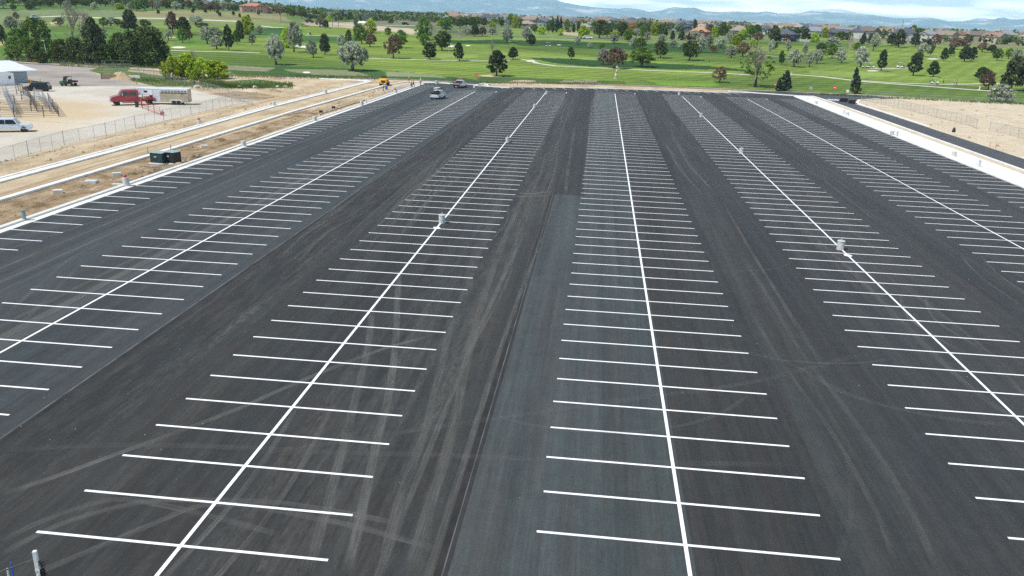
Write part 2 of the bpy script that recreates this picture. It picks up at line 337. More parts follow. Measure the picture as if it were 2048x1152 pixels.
def wear(m, lo, hi, dark):
    nt = m.node_tree; N = nt.nodes.new; L = nt.links.new; b = nt.nodes['Principled BSDF']; src = b.inputs['Base Color'].links[0].from_socket
    tc = N('ShaderNodeTexCoord'); n = N('ShaderNodeTexNoise'); n.inputs['Scale'].default_value = 9; n.inputs['Detail'].default_value = 8; n.inputs['Roughness'].default_value = .85; L(tc.outputs['Object'], n.inputs['Vector'])
    mr = N('ShaderNodeMapRange'); mr.inputs[1].default_value = lo; mr.inputs[2].default_value = hi; mr.inputs[3].default_value = .8; mr.inputs[4].default_value = 0; L(n.outputs[0], mr.inputs[0])
    mx = N('ShaderNodeMix'); mx.data_type = 'RGBA'; mx.inputs[7].default_value = (*dark, 1); L(mr.outputs[0], mx.inputs[0]); L(src, mx.inputs[6]); L(mx.outputs[2], b.inputs['Base Color'])
wear(A['line'], .33, .42, (.25, .25, .24))
A['faint'] = mat('worn_paint', (.42, .43, .42), .8, var=.3, scale=1.5)
A['concrete'] = mat('fresh_concrete', (.70, .69, .64), .85, var=.14, scale=.9, bump=.1)
A['concrete2'] = mat('kerb_concrete', (.62, .61, .56), .85, var=.08, scale=1.5, bump=.1)
wear(A['concrete'], .34, .46, (.42, .38, .31))
A['greyconc'] = mat('pole_base_concrete', (.50, .51, .49), .85, var=.1, scale=4, bump=.15)
A['dirt'] = mat_dirt('dry_dirt', (.33, .24, .145), (.48, .38, .245), (.62, .52, .37), .16, (1, .45, 1))
A['dirt2'] = mat_dirt('disturbed_dirt', (.17, .115, .06), (.36, .26, .155), (.55, .44, .29), .35, bump=.8)
A['gravel'] = mat_dirt('pale_gravel', (.43, .385, .31), (.53, .49, .41), (.60, .56, .48), .07, (1, .7, 1), bump=.2)
A['oldroad'] = mat_dirt('worn_road', (.22, .21, .19), (.34, .30, .26), (.44, .39, .33), .06, bump=.1)
A['pinkdirt'] = mat_dirt('graded_dirt', (.47, .38, .26), (.56, .47, .34), (.62, .54, .41), .2)
A['perim'] = mat('perimeter_asphalt', (.11, .115, .12), .9, var=.2, scale=.5)
A['newroad'] = mat('new_road_asphalt', (.058, .062, .066), .9, var=.25, scale=.6)
A['greenstrip'] = mat_dirt('weedy_grass', (.05, .09, .03), (.10, .16, .04), (.22, .22, .10), .3)
A['sand'] = mat('bunker_sand', (.72, .68, .56), .95, var=.08, scale=.5)
A['path'] = mat('path_concrete', (.55, .53, .42), .9, var=.12, scale=.3)
A['turf'] = mat_terrain()
A['marks'] = mat_marks(); A['ruts'] = mat_marks('rut_soil', (.24, .17, .10), .75)
A['wood'] = mat('weathered_wood', (.35, .27, .18), .8, var=.3, scale=6)
A['bark'] = mat('bark', (.09, .07, .055), .9, var=.3, scale=8, objvar=.25)
A['bare'] = mat('bare_twigs', (.36, .32, .25), .9, var=.25, scale=6, objvar=.2)
A['steel'] = mat('galvanised_steel', (.40, .41, .42), .45, .6, var=.12, scale=6)
A['darksteel'] = mat('dark_pipe', (.12, .10, .09), .6, .4, var=.3, scale=5)
A['chain'] = mat_chain('chain_link', (.30, .30, .29), .035)
A['black'] = mat('black_plastic', (.012, .012, .013), .6, var=.3, scale=5)
A['tyre'] = mat('tyre_rubber', (.018, .018, .018), .85, var=.3, scale=9)
A['rim'] = mat('wheel_metal', (.55, .55, .56), .3, .8, var=.05)
A['chrome'] = mat('chrome', (.75, .75, .76), .15, 1, var=.03)
A['glass'] = mat('vehicle_glass', (.012, .018, .022), .15, 0, var=.1)
A['red'] = mat('red_paint', (.34, .008, .014), .3, var=.08, coat=.6)
A['white'] = mat('white_paint', (.78, .80, .82), .35, var=.05, coat=.4)
A['silver'] = mat('silver_paint', (.62, .66, .70), .35, .2, var=.05, coat=.4)
A['blackpaint'] = mat('black_paint', (.006, .006, .007), .5, var=.1, coat=0)
A['maroon'] = mat('maroon_paint', (.16, .02, .03), .3, var=.1, coat=.5)
A['greenp'] = mat('green_paint', (.012, .16, .075), .4, var=.12, coat=.4)
A['yellow'] = mat('machine_yellow', (.75, .38, .02), .45, var=.15)
A['alu'] = mat('dusty_aluminium', (.42, .36, .27), .5, .35, var=.22, scale=1.3)
A['boxgreen'] = mat('cabinet_green', (.013, .036, .038), .5, var=.15)
A['boxtop'] = mat('cabinet_lid', (.27, .38, .36), .5, var=.12)
A['roofw'] = mat('white_metal_roof', (.74, .78, .80), .4, .15, var=.06, scale=.6)
A['wallw'] = mat('shaded_block_wall', (.36, .42, .46), .85, var=.06, scale=2)  # white wall's blue-grey shade is put into the base colour
A['orange'] = mat('safety_orange', (.80, .20, .03), .7, var=.1)
A['lime'] = mat('safety_yellow', (.70, .75, .10), .7, var=.1)
A['jean'] = mat('work_jeans', (.06, .08, .13), .9, var=.2, scale=9)
A['skin'] = mat('skin', (.42, .24, .16), .6, var=.1)
A['hair'] = mat('hair', (.03, .02, .015), .8, var=.2)
A['shirtb'] = mat('blue_shirt', (.20, .32, .50), .9, var=.1)
A['shirtp'] = mat('pink_shirt', (.60, .30, .30), .9, var=.1)
A['blue'] = mat('blue_plastic', (.02, .12, .55), .5, var=.1)
A['redpl'] = mat('red_plastic', (.55, .02, .04), .5, var=.1)
A['signred'] = mat('sign_red', (.65, .02, .03), .5, var=.03)
A['rock'] = mat('boulder', (.55, .50, .42), .9, var=.2, scale=1.5, bump=.5)
A['stucco'] = mat('stucco', (.55, .44, .33), .9, var=.08, objvar=.15)

_a, _b = flat(60, 215), flat(120, 232); add_patch(A['gravel'], [(_a[0], _a[1], 15, (.50, .39, .24)), (_b[0], _b[1], 9, (.52, .41, .26)), (-88, 118, 8, (.55, .46, .33))])
# ---------------------------------------------------------------- terrain
def poly_mask(px, py, poly):
    inside = np.zeros(px.shape, bool); n = len(poly)
    for i in range(n):
        x0, y0 = poly[i]; x1, y1 = poly[(i+1) % n]
        c = ((y0 > py) != (y1 > py)) & (px < (x1-x0)*(py-y0)/((y1-y0) if y1 != y0 else 1e-9)+x0)
        inside ^= c
    return inside
def project(x, y, z):
    d0, d1, d2 = x, y, z-CAM_H
    w = d0*FWD[0]+d1*FWD[1]+d2*FWD[2]; w = np.where(w > .1, w, .1)
    return (1024+F_PX*(d0*RGT[0]+d1*RGT[1]+d2*RGT[2])/w, 576-F_PX*(d0*UPV[0]+d1*UPV[1]+d2*UPV[2])/w)
FAIR, ROUGH, DRY, TAN, BRT = (.160, .228, .040), (.028, .072, .018), (.185, .19, .085), (.36, .30, .19), (.21, .29, .07)
def terrain():
    az = np.concatenate([np.arange(-180, -50, 6.0), np.arange(-50, 40, .16), np.arange(40, 180, 6.0)])
    r = np.concatenate([[1, 20, 60, 120, 180, 215], np.arange(225, 300, 1.6), np.arange(300, 420, 2.2), np.arange(420, 620, 3.5), np.arange(620, 1000, 9), np.geomspace(1000, 25500, 60)])
    a = np.radians(az); X = r[:, None]*np.sin(a)[None]; Y = r[:, None]*np.cos(a)[None]; Z = Hf(X, Y)
    nr, na = X.shape
    co = np.stack([X, Y, Z], -1).reshape(-1, 3)
    idx = np.arange(nr*na).reshape(nr, na)
    j2 = np.roll(np.arange(na), -1)
    q = np.stack([idx[:-1, :], idx[:-1][:, j2], idx[1:][:, j2], idx[1:, :]], -1).reshape(-1, 4)[:, ::-1]
    me = bpy.data.meshes.new('ground'); me.vertices.add(len(co)); me.vertices.foreach_set('co', co.ravel())
    me.loops.add(q.size); me.loops.foreach_set('vertex_index', q.ravel().astype(np.int32))
    me.polygons.add(len(q)); me.polygons.foreach_set('loop_start', np.arange(0, q.size, 4, dtype=np.int32)); me.update(calc_edges=True)
    px, py = project(co[:, 0], co[:, 1], co[:, 2])
    jx = 5*np.sin(co[:, 0]*.11)+4*np.sin(co[:, 1]*.13+1); jy = 1.0*np.sin(co[:, 0]*.07+co[:, 1]*.05)+.7*np.sin(co[:, 0]*.19)
    qx, qy = px+jx, py+jy
    col = np.tile(np.array(FAIR), (len(co), 1)); mow = np.ones(len(co))
    # patchwork of rough and fairway over the course
    pn = np.sin(co[:, 0]*.023+1.1*np.sin(co[:, 1]*.02))+np.sin(co[:, 1]*.045+.8*np.sin(co[:, 0]*.017)+2.0)
    k = ss((pn-.1)/.5)[:, None]; col = col*(1-.6*k)+np.array((.062, .115, .024))*.6*k; k2 = ss((np.sin(co[:, 0]*.031+2)+np.sin(co[:, 1]*.06+.7*np.sin(co[:, 0]*.03))-1.0)/.4)[:, None]; col = col*(1-.5*k2)+np.array((.20, .27, .06))*.5*k2
    def paint(poly, c, mw=0.0):
        mk = poly_mask(qx, qy, poly); col[mk] = c; mow[mk] = mw
    far = co[:, 1] > 640; col[far] = (.10, .13, .055); mow[far] = 0
    paint([(1700, 78), (2100, 84), (2100, 96), (1950, 92), (1700, 86)], (.20, .20, .10))
    paint([(620, 38), (1000, 44), (1000, 72), (900, 74), (760, 60), (640, 46)], (.13, .17, .075))
    paint([(730, 40), (870, 40), (870, 52), (750, 50)], (.17, .17, .11))
    paint([(595, 41), (700, 44), (840, 60), (830, 68), (700, 58), (600, 50)], (.45, .38, .27))
    paint([(1000, 66), (1540, 74), (1540, 84), (1300, 84), (1000, 74)], (.15, .20, .07))
    paint([(-50, 36), (300, 34), (480, 38), (620, 44), (560, 52), (300, 52), (-50, 56)], (.17, .22, .075))
    paint([(-50, 20), (220, 18), (300, 32), (-50, 36)], (.17, .21, .10))
    paint([(250, 20), (600, 26), (700, 42), (560, 42), (330, 38), (250, 36)], (.24, .235, .11))
    paint([(560, 30), (640, 32), (720, 44), (600, 44)], (.11, .18, .045))
    paint([(-50, 8), (420, 10), (420, 20), (-50, 20)], (.09, .16, .04))
    paint([(0, 60), (320, 60), (320, 110), (0, 112)], (.10, .18, .035), .6)
    # rough belts
    paint([(1060, 117), (1140, 116), (1300, 124), (1480, 139), (1550, 150), (1490, 143), (1300, 136), (1180, 133), (1100, 127)], ROUGH)
    paint([(1024, 80), (1180, 84), (1420, 88), (1500, 100), (1480, 108), (1330, 104), (1180, 98), (1040, 90)], (.038, .085, .024))
    paint([(860, 78), (1024, 80), (1024, 88), (900, 88)], ROUGH)
    paint([(430, 130), (560, 131), (760, 141), (960, 158), (960, 166), (700, 158), (480, 148)], (.048, .105, .026))
    paint([(440, 130), (550, 134), (540, 141), (430, 138)], (.23, .22, .13))
    paint([(570, 138), (700, 142), (740, 152), (650, 152), (590, 144)], (.20, .22, .11))
    paint([(760, 143), (880, 150), (900, 156), (770, 154)], (.21, .24, .12))
    paint([(960, 150), (1060, 156), (1250, 164), (1100, 170), (960, 170)], (.075, .13, .035))
    paint([(1120, 160), (1190, 161), (1190, 167), (1110, 167)], (.28, .27, .17))
    paint([(1290, 160), (1420, 162), (1430, 172), (1330, 172)], (.16, .27, .035))
    paint([(500, 55), (600, 56), (600, 70), (480, 72)], (.045, .11, .03))
    paint([(600, 70), (730, 74), (700, 88), (600, 84)], (.06, .13, .03))
    # greens and tees
    paint([(865, 106), (960, 110), (960, 117), (870, 115)], BRT)
    paint([(1620, 140), (1720, 142), (1800, 150), (1720, 156), (1620, 150)], BRT, .3)
    paint([(512, 76), (545, 76), (545, 82), (512, 82)], BRT)
    paint([(345, 75), (480, 75), (480, 90), (345, 90)], (.12, .22, .04), .5)
    for d in (co[:, 1] > 1300,):
        col[d] = (.055, .085, .045)
    at1 = me.color_attributes.new('tone', 'FLOAT_COLOR', 'POINT'); at1.data.foreach_set('color', np.concatenate([col, np.ones((len(co), 1))], 1).ravel())
    at2 = me.attributes.new('mow', 'FLOAT', 'POINT'); at2.data.foreach_set('value', mow)
    me.polygons.foreach_set('use_smooth', np.ones(len(q), bool)); me.materials.append(A['turf'])
    o = link('ground', me); tag(o, kind='structure')
terrain()

# ---------------------------------------------------------------- flat sheets near the lot
def sheet(name, pts, z, m, px=True, label=None):
    P = [flat(*p) for p in pts] if px else pts
    me = bpy.data.meshes.new(name); me.from_pydata([(x, y, z) for x, y in P], [], [tuple(range(len(P)))]); me.materials.append(m)
    if me.polygons[0].normal.z < 0: me.flip_normals()
    return tag(link(name, me), label, kind='structure')
def sweep(pts, w0, w1, z0, z1, closed=False):
    """band along a polyline between lateral offsets w0..w1 (right positive), from z0 to z1"""
    mb = MB(); n = len(pts); L_, R_ = [], []
    for i, p in enumerate(pts):
        a = Vector(pts[max(i-1, 0)]); b = Vector(pts[min(i+1, n-1)]); d = (b-a).normalized(); nr = Vector((d.y, -d.x)); p = Vector(p)
        L_.append(p+nr*w0); R_.append(p+nr*w1)
    vs = []
    for l, r in zip(L_, R_): vs += [(l.x, l.y, z0), (r.x, r.y, z0), (r.x, r.y, z1), (l.x, l.y, z1)]
    fs = []
    for i in range(n-1):
        a = 4*i; b = a+4
        fs += [(a+3, a+2, b+2, b+3), (a+1, b+1, b+2, a+2), (a, a+3, b+3, b), (a, b, b+1, a+1)]
    fs += [(0, 1, 2, 3), (4*n-4, 4*n-1, 4*n-2, 4*n-3)]
    return mb.add(vs, fs)
# dirt on both sides, pale gravel yard, worn yard road
sheet('dirt_ground', [(-260, -40), (-48, -40), (-48, 226), (-29, 231), (0, 239), (40, 241), (60, 240), (75, 256), (30, 257), (0, 255.5), (-36, 243), (-64, 243.5), (-105, 233.5), (-140, 246), (-200, 252), (-260, 252)], -.06, A['dirt'], px=False)
sheet('dirt_field', [(54, -40), (260, -40), (260, 232), (200, 238), (118, 244.5), (74, 256), (60, 250), (54, 236)], -.06, A['pinkdirt'], px=False)
sheet('gravel_yard', [(-60, 345), (-60, 172), (300, 171), (365, 174), (420, 188), (470, 196), (512, 200), (470, 208), (390, 226), (300, 248), (200, 272), (120, 291), (40, 312), (0, 326)], -.045, A['gravel'])
sheet('yard_road', [(-80, 172), (-60, 118), (60, 126), (130, 129), (205, 133), (178, 141), (205, 152), (250, 162), (312, 172)], -.03, A['oldroad'])
sheet('grass_strip', [(178, 141), (205, 133), (262, 132), (255, 142), (330, 152), (392, 166), (400, 172), (312, 173), (262, 160), (240, 158)], -.02, A['greenstrip'])
sheet('grass_patch', [(400, 174), (420, 164), (512, 158), (565, 164), (592, 171), (560, 176), (470, 176)], -.03, A['greenstrip'])
sheet('disturbed_ground', [(-60, 470), (-60, 425), (100, 372), (220, 335), (300, 308), (430, 277), (520, 250), (620, 222), (640, 226), (480, 288), (330, 335), (180, 392), (30, 446)], -.025, A['dirt2'])
sheet('disturbed_ground.001', [(420, 188), (470, 182), (520, 186), (560, 192), (520, 200), (470, 196)], -.03, A['dirt2'])
# perimeter road
per = [(-260, 250), (-192, 246), (-140, 236), (-105, 231.5), (-64, 240.5), (-36, 241), (-20, 248), (0, 252.3), (30, 253.3), (60, 252.5), (80, 250.6)]
tag(sweep(per, -1.6, 1.6, -.058, -.012).build('perimeter_road', A['perim']), kind='structure')
# the parking lot
lot = sheet('parking_lot', [(-49.2, -60), (54, -60), (54, 236), (58, 238), (62, 243), (62, 250), (52, 252), (40, 248), (36, 240.5), (28, 239.3), (0, 237.2), (-16, 231), (-30, 227), (-33, 243), (-40, 243), (-44, 236), (-49.2, 230)], 0.0, A['asphalt'], px=False)
sheet('access_road', [(61.2, -60), (66.6, -60), (66.6, 200), (66.2, 224), (72, 236), (84, 244), (80, 251), (62, 249), (61.2, 240)], -.008, A['newroad'], px=False)
# kerbs and walks (real steps)
def kerb(name, pts, w0, w1, h, m=None): return tag(sweep(pts, w0, w1, -.05, h).build(name, m or A['concrete2'], bevel=.02), kind='structure')
kerb('lot_kerb', [(-49.9, -60), (-49.9, 228)], -.35, .18, .16)
tag(sweep([(-49.45, -60), (-49.45, 228)], -.25, .55, -.04, .012).build('lot_gutter', A['concrete']), kind='structure')
kerb('road_kerb', [(-63.5, -60), (-63.6, 100), (-65, 160), (-64.6, 228)], -.75, -.28, .20, A['concrete'])
kerb('road_kerb.001', [(-63.5, -60), (-63.6, 100), (-65, 160), (-64.6, 228)], -.28, .75, .12, A['concrete'])
kerb('road_kerb.002', [(-57.0, -60), (-57.1, 100), (-58.0, 150), (-57.2, 222)], -.38, .38, .20, A['concrete'])
kerb('corner_walk', [(-80, 231), (-66.5, 230.5), (-64.8, 227)], -1.2, 1.2, .08, A['concrete'])
kerb('corner_kerb', [(-57.2, 222), (-55, 232), (-49.9, 234), (-42, 231)], -.4, .4, .14, A['concrete'])
kerb('corner_kerb.001', [(-49.9, 228), (-49, 231.2), (-45, 232.5), (-35, 231.8), (-31.5, 235), (-33, 238)], -.5, .35, .14, A['concrete'])
sidewalk = kerb('sidewalk', [(56.5, -60), (56.5, 236)], -2.5, 2.5, .15, A['concrete'])
# walk joints, slightly darker sawcuts proud of the slab by nothing but their own thin line
mbj = MB()
for k in range(-10, 78): mbj.box(54.02, 58.98, k*3.0, k*3.0+.03, .151, .154)
tag(mbj.build('sidewalk_joints', A['greyconc'], sidewalk), kind='structure')
kerb('walk_corner', [(38, 246.5), (44, 243.5), (52, 240.5), (57, 238.5), (60, 239)], -.8, 1.2, .14, A['concrete'])
kerb('road_kerb.003', [(60.9, -60), (60.9, 226), (60.2, 240)], -.22, .25, .14, A['concrete'])
kerb('road_kerb.004', [(66.8, -60), (66.8, 134)], -.1, .75, .14, A['concrete'])
kerb('road_kerb.005', [(66.9, 173), (66.9, 222), (70.5, 233), (78, 240)], -.1, .65, .14, A['concrete'])
kerb('island_kerb', [(-33.5, 239.5), (-30.5, 227.6), (-22, 229.6), (-8, 234.5), (4, 237.4), (16, 238.6), (28, 239.3), (37, 239.6), (43, 242), (38, 247)], -.25, .45, .14, A['concrete'])
kerb('island_kerb.001', [(-33.5, 238.5), (-34.5, 228.5), (-24.5, 225.6)], -.2, .5, .14, A['concrete'])
sheet('island_ground', [(-33, 227.5), (-24.5, 226.2), (-22, 229.8), (-30.3, 228.3), (-33, 238)], .05, A['dirt'], px=False)

# markings
SP = 2.7432
def marks():
    def row(x0, xc, x1, off, ya, yb, first_top=True, cx=True, stripw=.13, skip=()):
        mb = MB(); k = math.ceil((ya-off)/SP); 
        while off+k*SP < yb:
            y = off+k*SP
            j0, j1 = random.uniform(-.05, .05), random.uniform(-.05, .05)
            mb.box(x0+j0, x1+j1, y-stripw/2, y+stripw/2, .006, .010); k += 1
        o = tag(mb.build('stall_markings', A['line'], lot), kind='structure')
        if cx:
            m2 = MB(); m2.box(xc-.075, xc+.075, ya-1.0, yb-1.5, .0105, .0135); tag(m2.build('centre_line', A['line'], lot), kind='structure')
        return o
    row(-37.27, -31.87, -26.45, .80, -40, 212)
    row(-19.38, -13.90, -8.41, 1.02, -40, 217.5)
    row(-1.25, 4.27, 9.80, 1.07, -40, 223)
    row(16.70, 22.06, 27.40, .66, -40, 223)
    row(33.60, 39.08, 44.50, .60, -40, 223)
    row(-48.9, 0, -44.2, .80, -40, 224, cx=False)
    row(47.85, 0, 53.9, .60, -40, 226, cx=False)
    mb = MB()      # end caps of the bays
    for x0, x1, y in ((-37.0, -26.5, 213.2), (-19.3, -8.5, 219.6), (-1.2, 9.7, 225.6), (17, 27.2, 225.2), (33.8, 44.4, 225.0)):
        mb.box(x0, x1, y-.07, y+.07, .006, .010)
        mb.box(x1-.07, x1+.07, y-3.4, y-.08, .0105, .0135)
    # stalls along the far kerb, slanting to the right
    for i in range(24):
        x = -27.4+i*2.85; y = float(np.interp(x, [-30, -22, -8, 4, 16, 28, 40], [227.0, 229.1, 234.0, 236.9, 238.1, 238.8, 239.1]))
        v = [(x, y-.25, .008), (x+.13, y-.25, .008), (x+1.35, y-5.0, .008), (x+1.22, y-5.0, .008)]
        mb.add(v, [(0, 1, 2, 3)])
    for x in (-40.2, -35.2): mb.add([(x, 229, .008), (x+.2, 229, .008), (x+1.4, 222, .008), (x+1.2, 222, .008)], [(0, 1, 2, 3)])
    tag(mb.build('end_markings', A['line'], lot), kind='structure')
    mb = MB()
    for i in range(5): mb.box(62.2+i*.95, 62.75+i*.95, 228.5, 232.5, .002, .006)
    tag(mb.build('crosswalk_marking', A['line']), kind='structure')
marks()
# seams and tyre marks
mb = MB(); 
mb.add([(-4.36, -60, .003), (-4.31, -60, .003), (-4.31, 87.4, .003), (-4.36, 87.4, .003)], [(0, 1, 2, 3)])
A['seamlight'] = mat('seam_edge', (.085, .09, .09), .9, var=.5, scale=.8); A['seamdark'] = mat('seam_shade', (.018, .017, .016), .95, var=.5, scale=.7)  # pale edge line and edge shade of the lift, put into strip colours
tag(mb.build('paving_seam', A['seamlight'], lot), kind='structure')
mb = MB(); mb.add([(-4.62, -60, .003), (-4.365, -60, .003), (-4.365, 87.4, .003), (-4.62, 87.4, .003)], [(0, 1, 2, 3)])
mb.add([(-25.30, -60, .003), (-24.95, -60, .003), (-25.05, 212, .003), (-25.30, 212, .003)], [(0, 1, 2, 3)])
tag(mb.build('seam_shade_strip', A['seamdark'], lot), kind='structure')  # flat dark strips painted as the shade beside the step
mb = MB(); mb.add([(-25.42, -60, .003), (-25.31, -60, .003), (-25.31, 212, .003), (-25.42, 212, .003)], [(0, 1, 2, 3)])
mb.add([(-33.05, -60, .003), (-32.98, -60, .003), (-32.98, 200, .003), (-33.05, 200, .003)], [(0, 1, 2, 3)])
tag(mb.build('paving_seam.001', A['seamlight'], lot), kind='structure')
def tyre_mark(P, w=.45, a=1.0):
    # smooth through the control points
    pts = []
    n = len(P)
    for i in range(n-1):
        p0, p1, p2, p3 = [Vector(P[max(0, min(n-1, j))]) for j in (i-1, i, i+1, i+2)]
        for s in range(10):
            t = s/10; pts.append(.5*((2*p1)+(-p0+p2)*t+(2*p0-5*p1+4*p2-p3)*t*t+(-p0+3*p1-3*p2+p3)*t**3))
    pts.append(Vector(P[-1])); vs = []; ed = []; fs = []
    for i, p in enumerate(pts):
        d = (pts[min(i+1, len(pts)-1)]-pts[max(i-1, 0)]).normalized(); nr = Vector((d.y, -d.x))
        end = min(1, min(i, len(pts)-1-i)/5)
        acc = acc+(p-pts[i-1]).length if i else random.uniform(0, 300)
        for off, e in ((-.5, 0), (-.3, 1), (.3, 1), (.5, 0)):
            q = p+nr*w*off; vs.append((q.x, q.y, TZ[0])); ed.append(e*a*end); UVS.append((off*w*2.2, acc))
    for i in range(len(pts)-1):
        for k in range(3): fs.append((4*i+k, 4*i+k+1, 4*i+k+5, 4*i+k+4))
    TZ[0] += .00012
    return vs, ed, fs
TZ = [.0035]; UVS = []
def tyres():
    V, E_, F_ = [], [], []
    def put(P, w=.45, a=1.0, pair=0):
        for off in ((0,) if not pair else (0, pair)):
            vs, ed, fs = tyre_mark([(x+off, y) for x, y in P], w, a); k = len(V); V.extend(vs); E_.extend(ed); F_.extend([tuple(i+k for i in f) for f in fs])
    f = lambda *L_: [flat(*p) for p in L_]
    # traced in the photograph, laid where they lie on the ground
    put(f((690, 1150), (720, 1040), (750, 900), (775, 800), (790, 700), (795, 600), (798, 540)), .5, 1.0)
    put(f((615, 1150), (655, 1010), (690, 880), (715, 780), (735, 700), (745, 610)), .5, .8)
    put(f((0, 990), (120, 950), (250, 902), (360, 862), (470, 820), (560, 780), (650, 742), (760, 700), (860, 672)), .42, .95)
    put(f((60, 1152), (170, 1105), (300, 1050), (400, 1012), (500, 1012), (620, 1034), (740, 1060), (880, 1100)), .4, .7)
    put(f((0, 1110), (130, 1045), (280, 1005), (400, 1000), (560, 1006), (700, 1028), (800, 1048)), .4, .75)
    put(f((0, 1085), (90, 1040), (220, 1000), (330, 1012), (450, 1040), (560, 1070)), .4, .6)
    put(f((820, 1150), (860, 1010), (905, 860), (930, 740), (960, 620), (1000, 500), (1040, 410), (1075, 350)), .6, .75)
    put(f((760, 1152), (800, 1000), (850, 860), (880, 740), (905, 640)), .5, .7)
    put(f((1130, 400), (1135, 345), (1142, 300), (1150, 250)), .5, .7)
    put(f((1170, 390), (1172, 345), (1176, 300), (1180, 240), (1186, 190)), .45, .9)
    put(f((1100, 330), (1125, 260), (1138, 220), (1146, 195)), .5, .5)
    put(f((1035, 386), (1070, 388), (1105, 380)), 1.0, 1.0)
    put(f((1000, 392), (1060, 393), (1110, 389)), .8, .8)
    put(f((1380, 690), (1560, 720), (1700, 790), (1900, 838), (2048, 850)), .5, .35)
    put(f((0, 900), (300, 890), (700, 905), (1000, 915), (1300, 925), (1600, 930)), .5, .3)
    put(f((500, 910), (900, 850), (1250, 800), (1500, 765), (1750, 700)), .5, .3)
    put(f((1660, 1152), (1700, 1050), (1700, 950), (1690, 900)), .3, .2)
    put(f((1880, 1150), (1800, 980), (1700, 830), (1600, 700), (1540, 600), (1490, 520)), .35, .45)
    put(f((1800, 1150), (1740, 1000), (1660, 860), (1560, 720), (1500, 620)), .3, .4)
    put(f((2048, 850), (1960, 790), (1880, 720), (1780, 620), (1690, 530), (1600, 450)), .5, .6)
    # long pairs left of the bay: along x = -41.5 and -39
    put([(-42.2, 20), (-42.4, 60), (-43.2, 110), (-43.0, 190)], .35, .95); put([(-40.2, 20), (-40.3, 60), (-41.0, 110), (-41.4, 190)], .35, .95)
    put([(-45.5, 52), (-44, 66), (-43.2, 80)], .4, .8)
    put(f((0, 640), (90, 560), (150, 512), (260, 460), (330, 430)), .4, .6)
    put(f((0, 690), (90, 600), (170, 520)), .4, .5)
    put([(-33.4, 20), (-33.3, 80), (-33.8, 150), (-33.2, 205)], .8, .9)
    put([(-34.6, 25), (-34.6, 90), (-35.0, 160)], .5, .7)
    for _ in range(75):
        x = random.choice([random.uniform(-24.5, -6), random.uniform(-24.5, -6), random.uniform(10, 33), random.uniform(-48, 50)]); y = random.uniform(15, 190); l = random.uniform(10, 60)
        d1, d2 = random.uniform(-1.2, 1.2), random.uniform(-2, 2)
        put([(x, y), (x+d1, y+l*.5), (x+d2, y+l)], random.uniform(.15, .38), random.uniform(.3, .9), pair=random.choice([0, 1.7]))
    for _ in range(8):    # arcs where machines turned in
        cx, cy, r0 = random.uniform(-24, 30), random.uniform(20, 90), random.uniform(6, 14); a0 = random.uniform(0, 6.28); s = random.uniform(.8, 1.6)
        put([(cx+r0*math.cos(a0+s*k/5), cy+r0*math.sin(a0+s*k/5)) for k in range(6)], .3, random.uniform(.3, .5), pair=0)
    me = bpy.data.meshes.new('tyre_marks'); me.from_pydata(V, [], F_); me.materials.append(A['marks'])
    a = me.attributes.new('edge', 'FLOAT', 'POINT'); a.data.foreach_set('value', np.array(E_))
    u = me.uv_layers.new(name='uv')
    for p in me.polygons:
        for li, vi in zip(p.loop_indices, p.vertices): u.data[li].uv = UVS[vi]
    o = link('tyre_marks', me, lot); tag(o, kind='stuff')
def ruts():
    V, E_, F_ = [], [], []; del UVS[:]; r = random.Random(21); TZ[0] = .004
    def put(P, w, a):
        vs, ed, fs = tyre_mark(P, w, a); k = len(V); V.extend([(x, y, z-.026) for x, y, z in vs]); E_.extend(ed); F_.extend([tuple(i+k for i in f) for f in fs])
    for _ in range(46):      # along the unpaved road bed and its verges
        x0 = r.choice((r.uniform(-62, -58), r.uniform(-62, -58), r.uniform(-56, -51), r.uniform(-72, -66))); y = r.uniform(50, 190); l = r.uniform(15, 60); d = r.uniform(-.8, .8)
        put([(x0, y), (x0+d, y+l/2), (x0+r.uniform(-.8, .8), y+l)], r.uniform(.3, .7), r.uniform(.4, 1))
    for _ in range(26):      # turning traces on the yards and the right field
        if r.random() < .5: cx, cy = r.uniform(75, 120), r.uniform(120, 230)
        else: cx, cy = r.uniform(-120, -80), r.uniform(120, 170)
        a = r.uniform(0, 6.28); R_ = r.uniform(8, 40); s = r.uniform(.5, 1.4)
        put([(cx+R_*math.cos(a+s*k/5), cy+R_*.6*math.sin(a+s*k/5)) for k in range(6)], r.uniform(.3, .8), r.uniform(.25, .6))
    me = bpy.data.meshes.new('tyre_ruts'); me.from_pydata(V, [], F_); me.materials.append(A['ruts'])
    a = me.attributes.new('edge', 'FLOAT', 'POINT'); a.data.foreach_set('value', np.array(E_)); u = me.uv_layers.new(name='uv')
    for p in me.polygons:
        for li, vi in zip(p.loop_indices, p.vertices): u.data[li].uv = UVS[vi]
    tag(link('tyre_ruts', me), 'brown wheel ruts pressed into the bare dirt', 'ruts', kind='stuff')
tyres()
ruts()

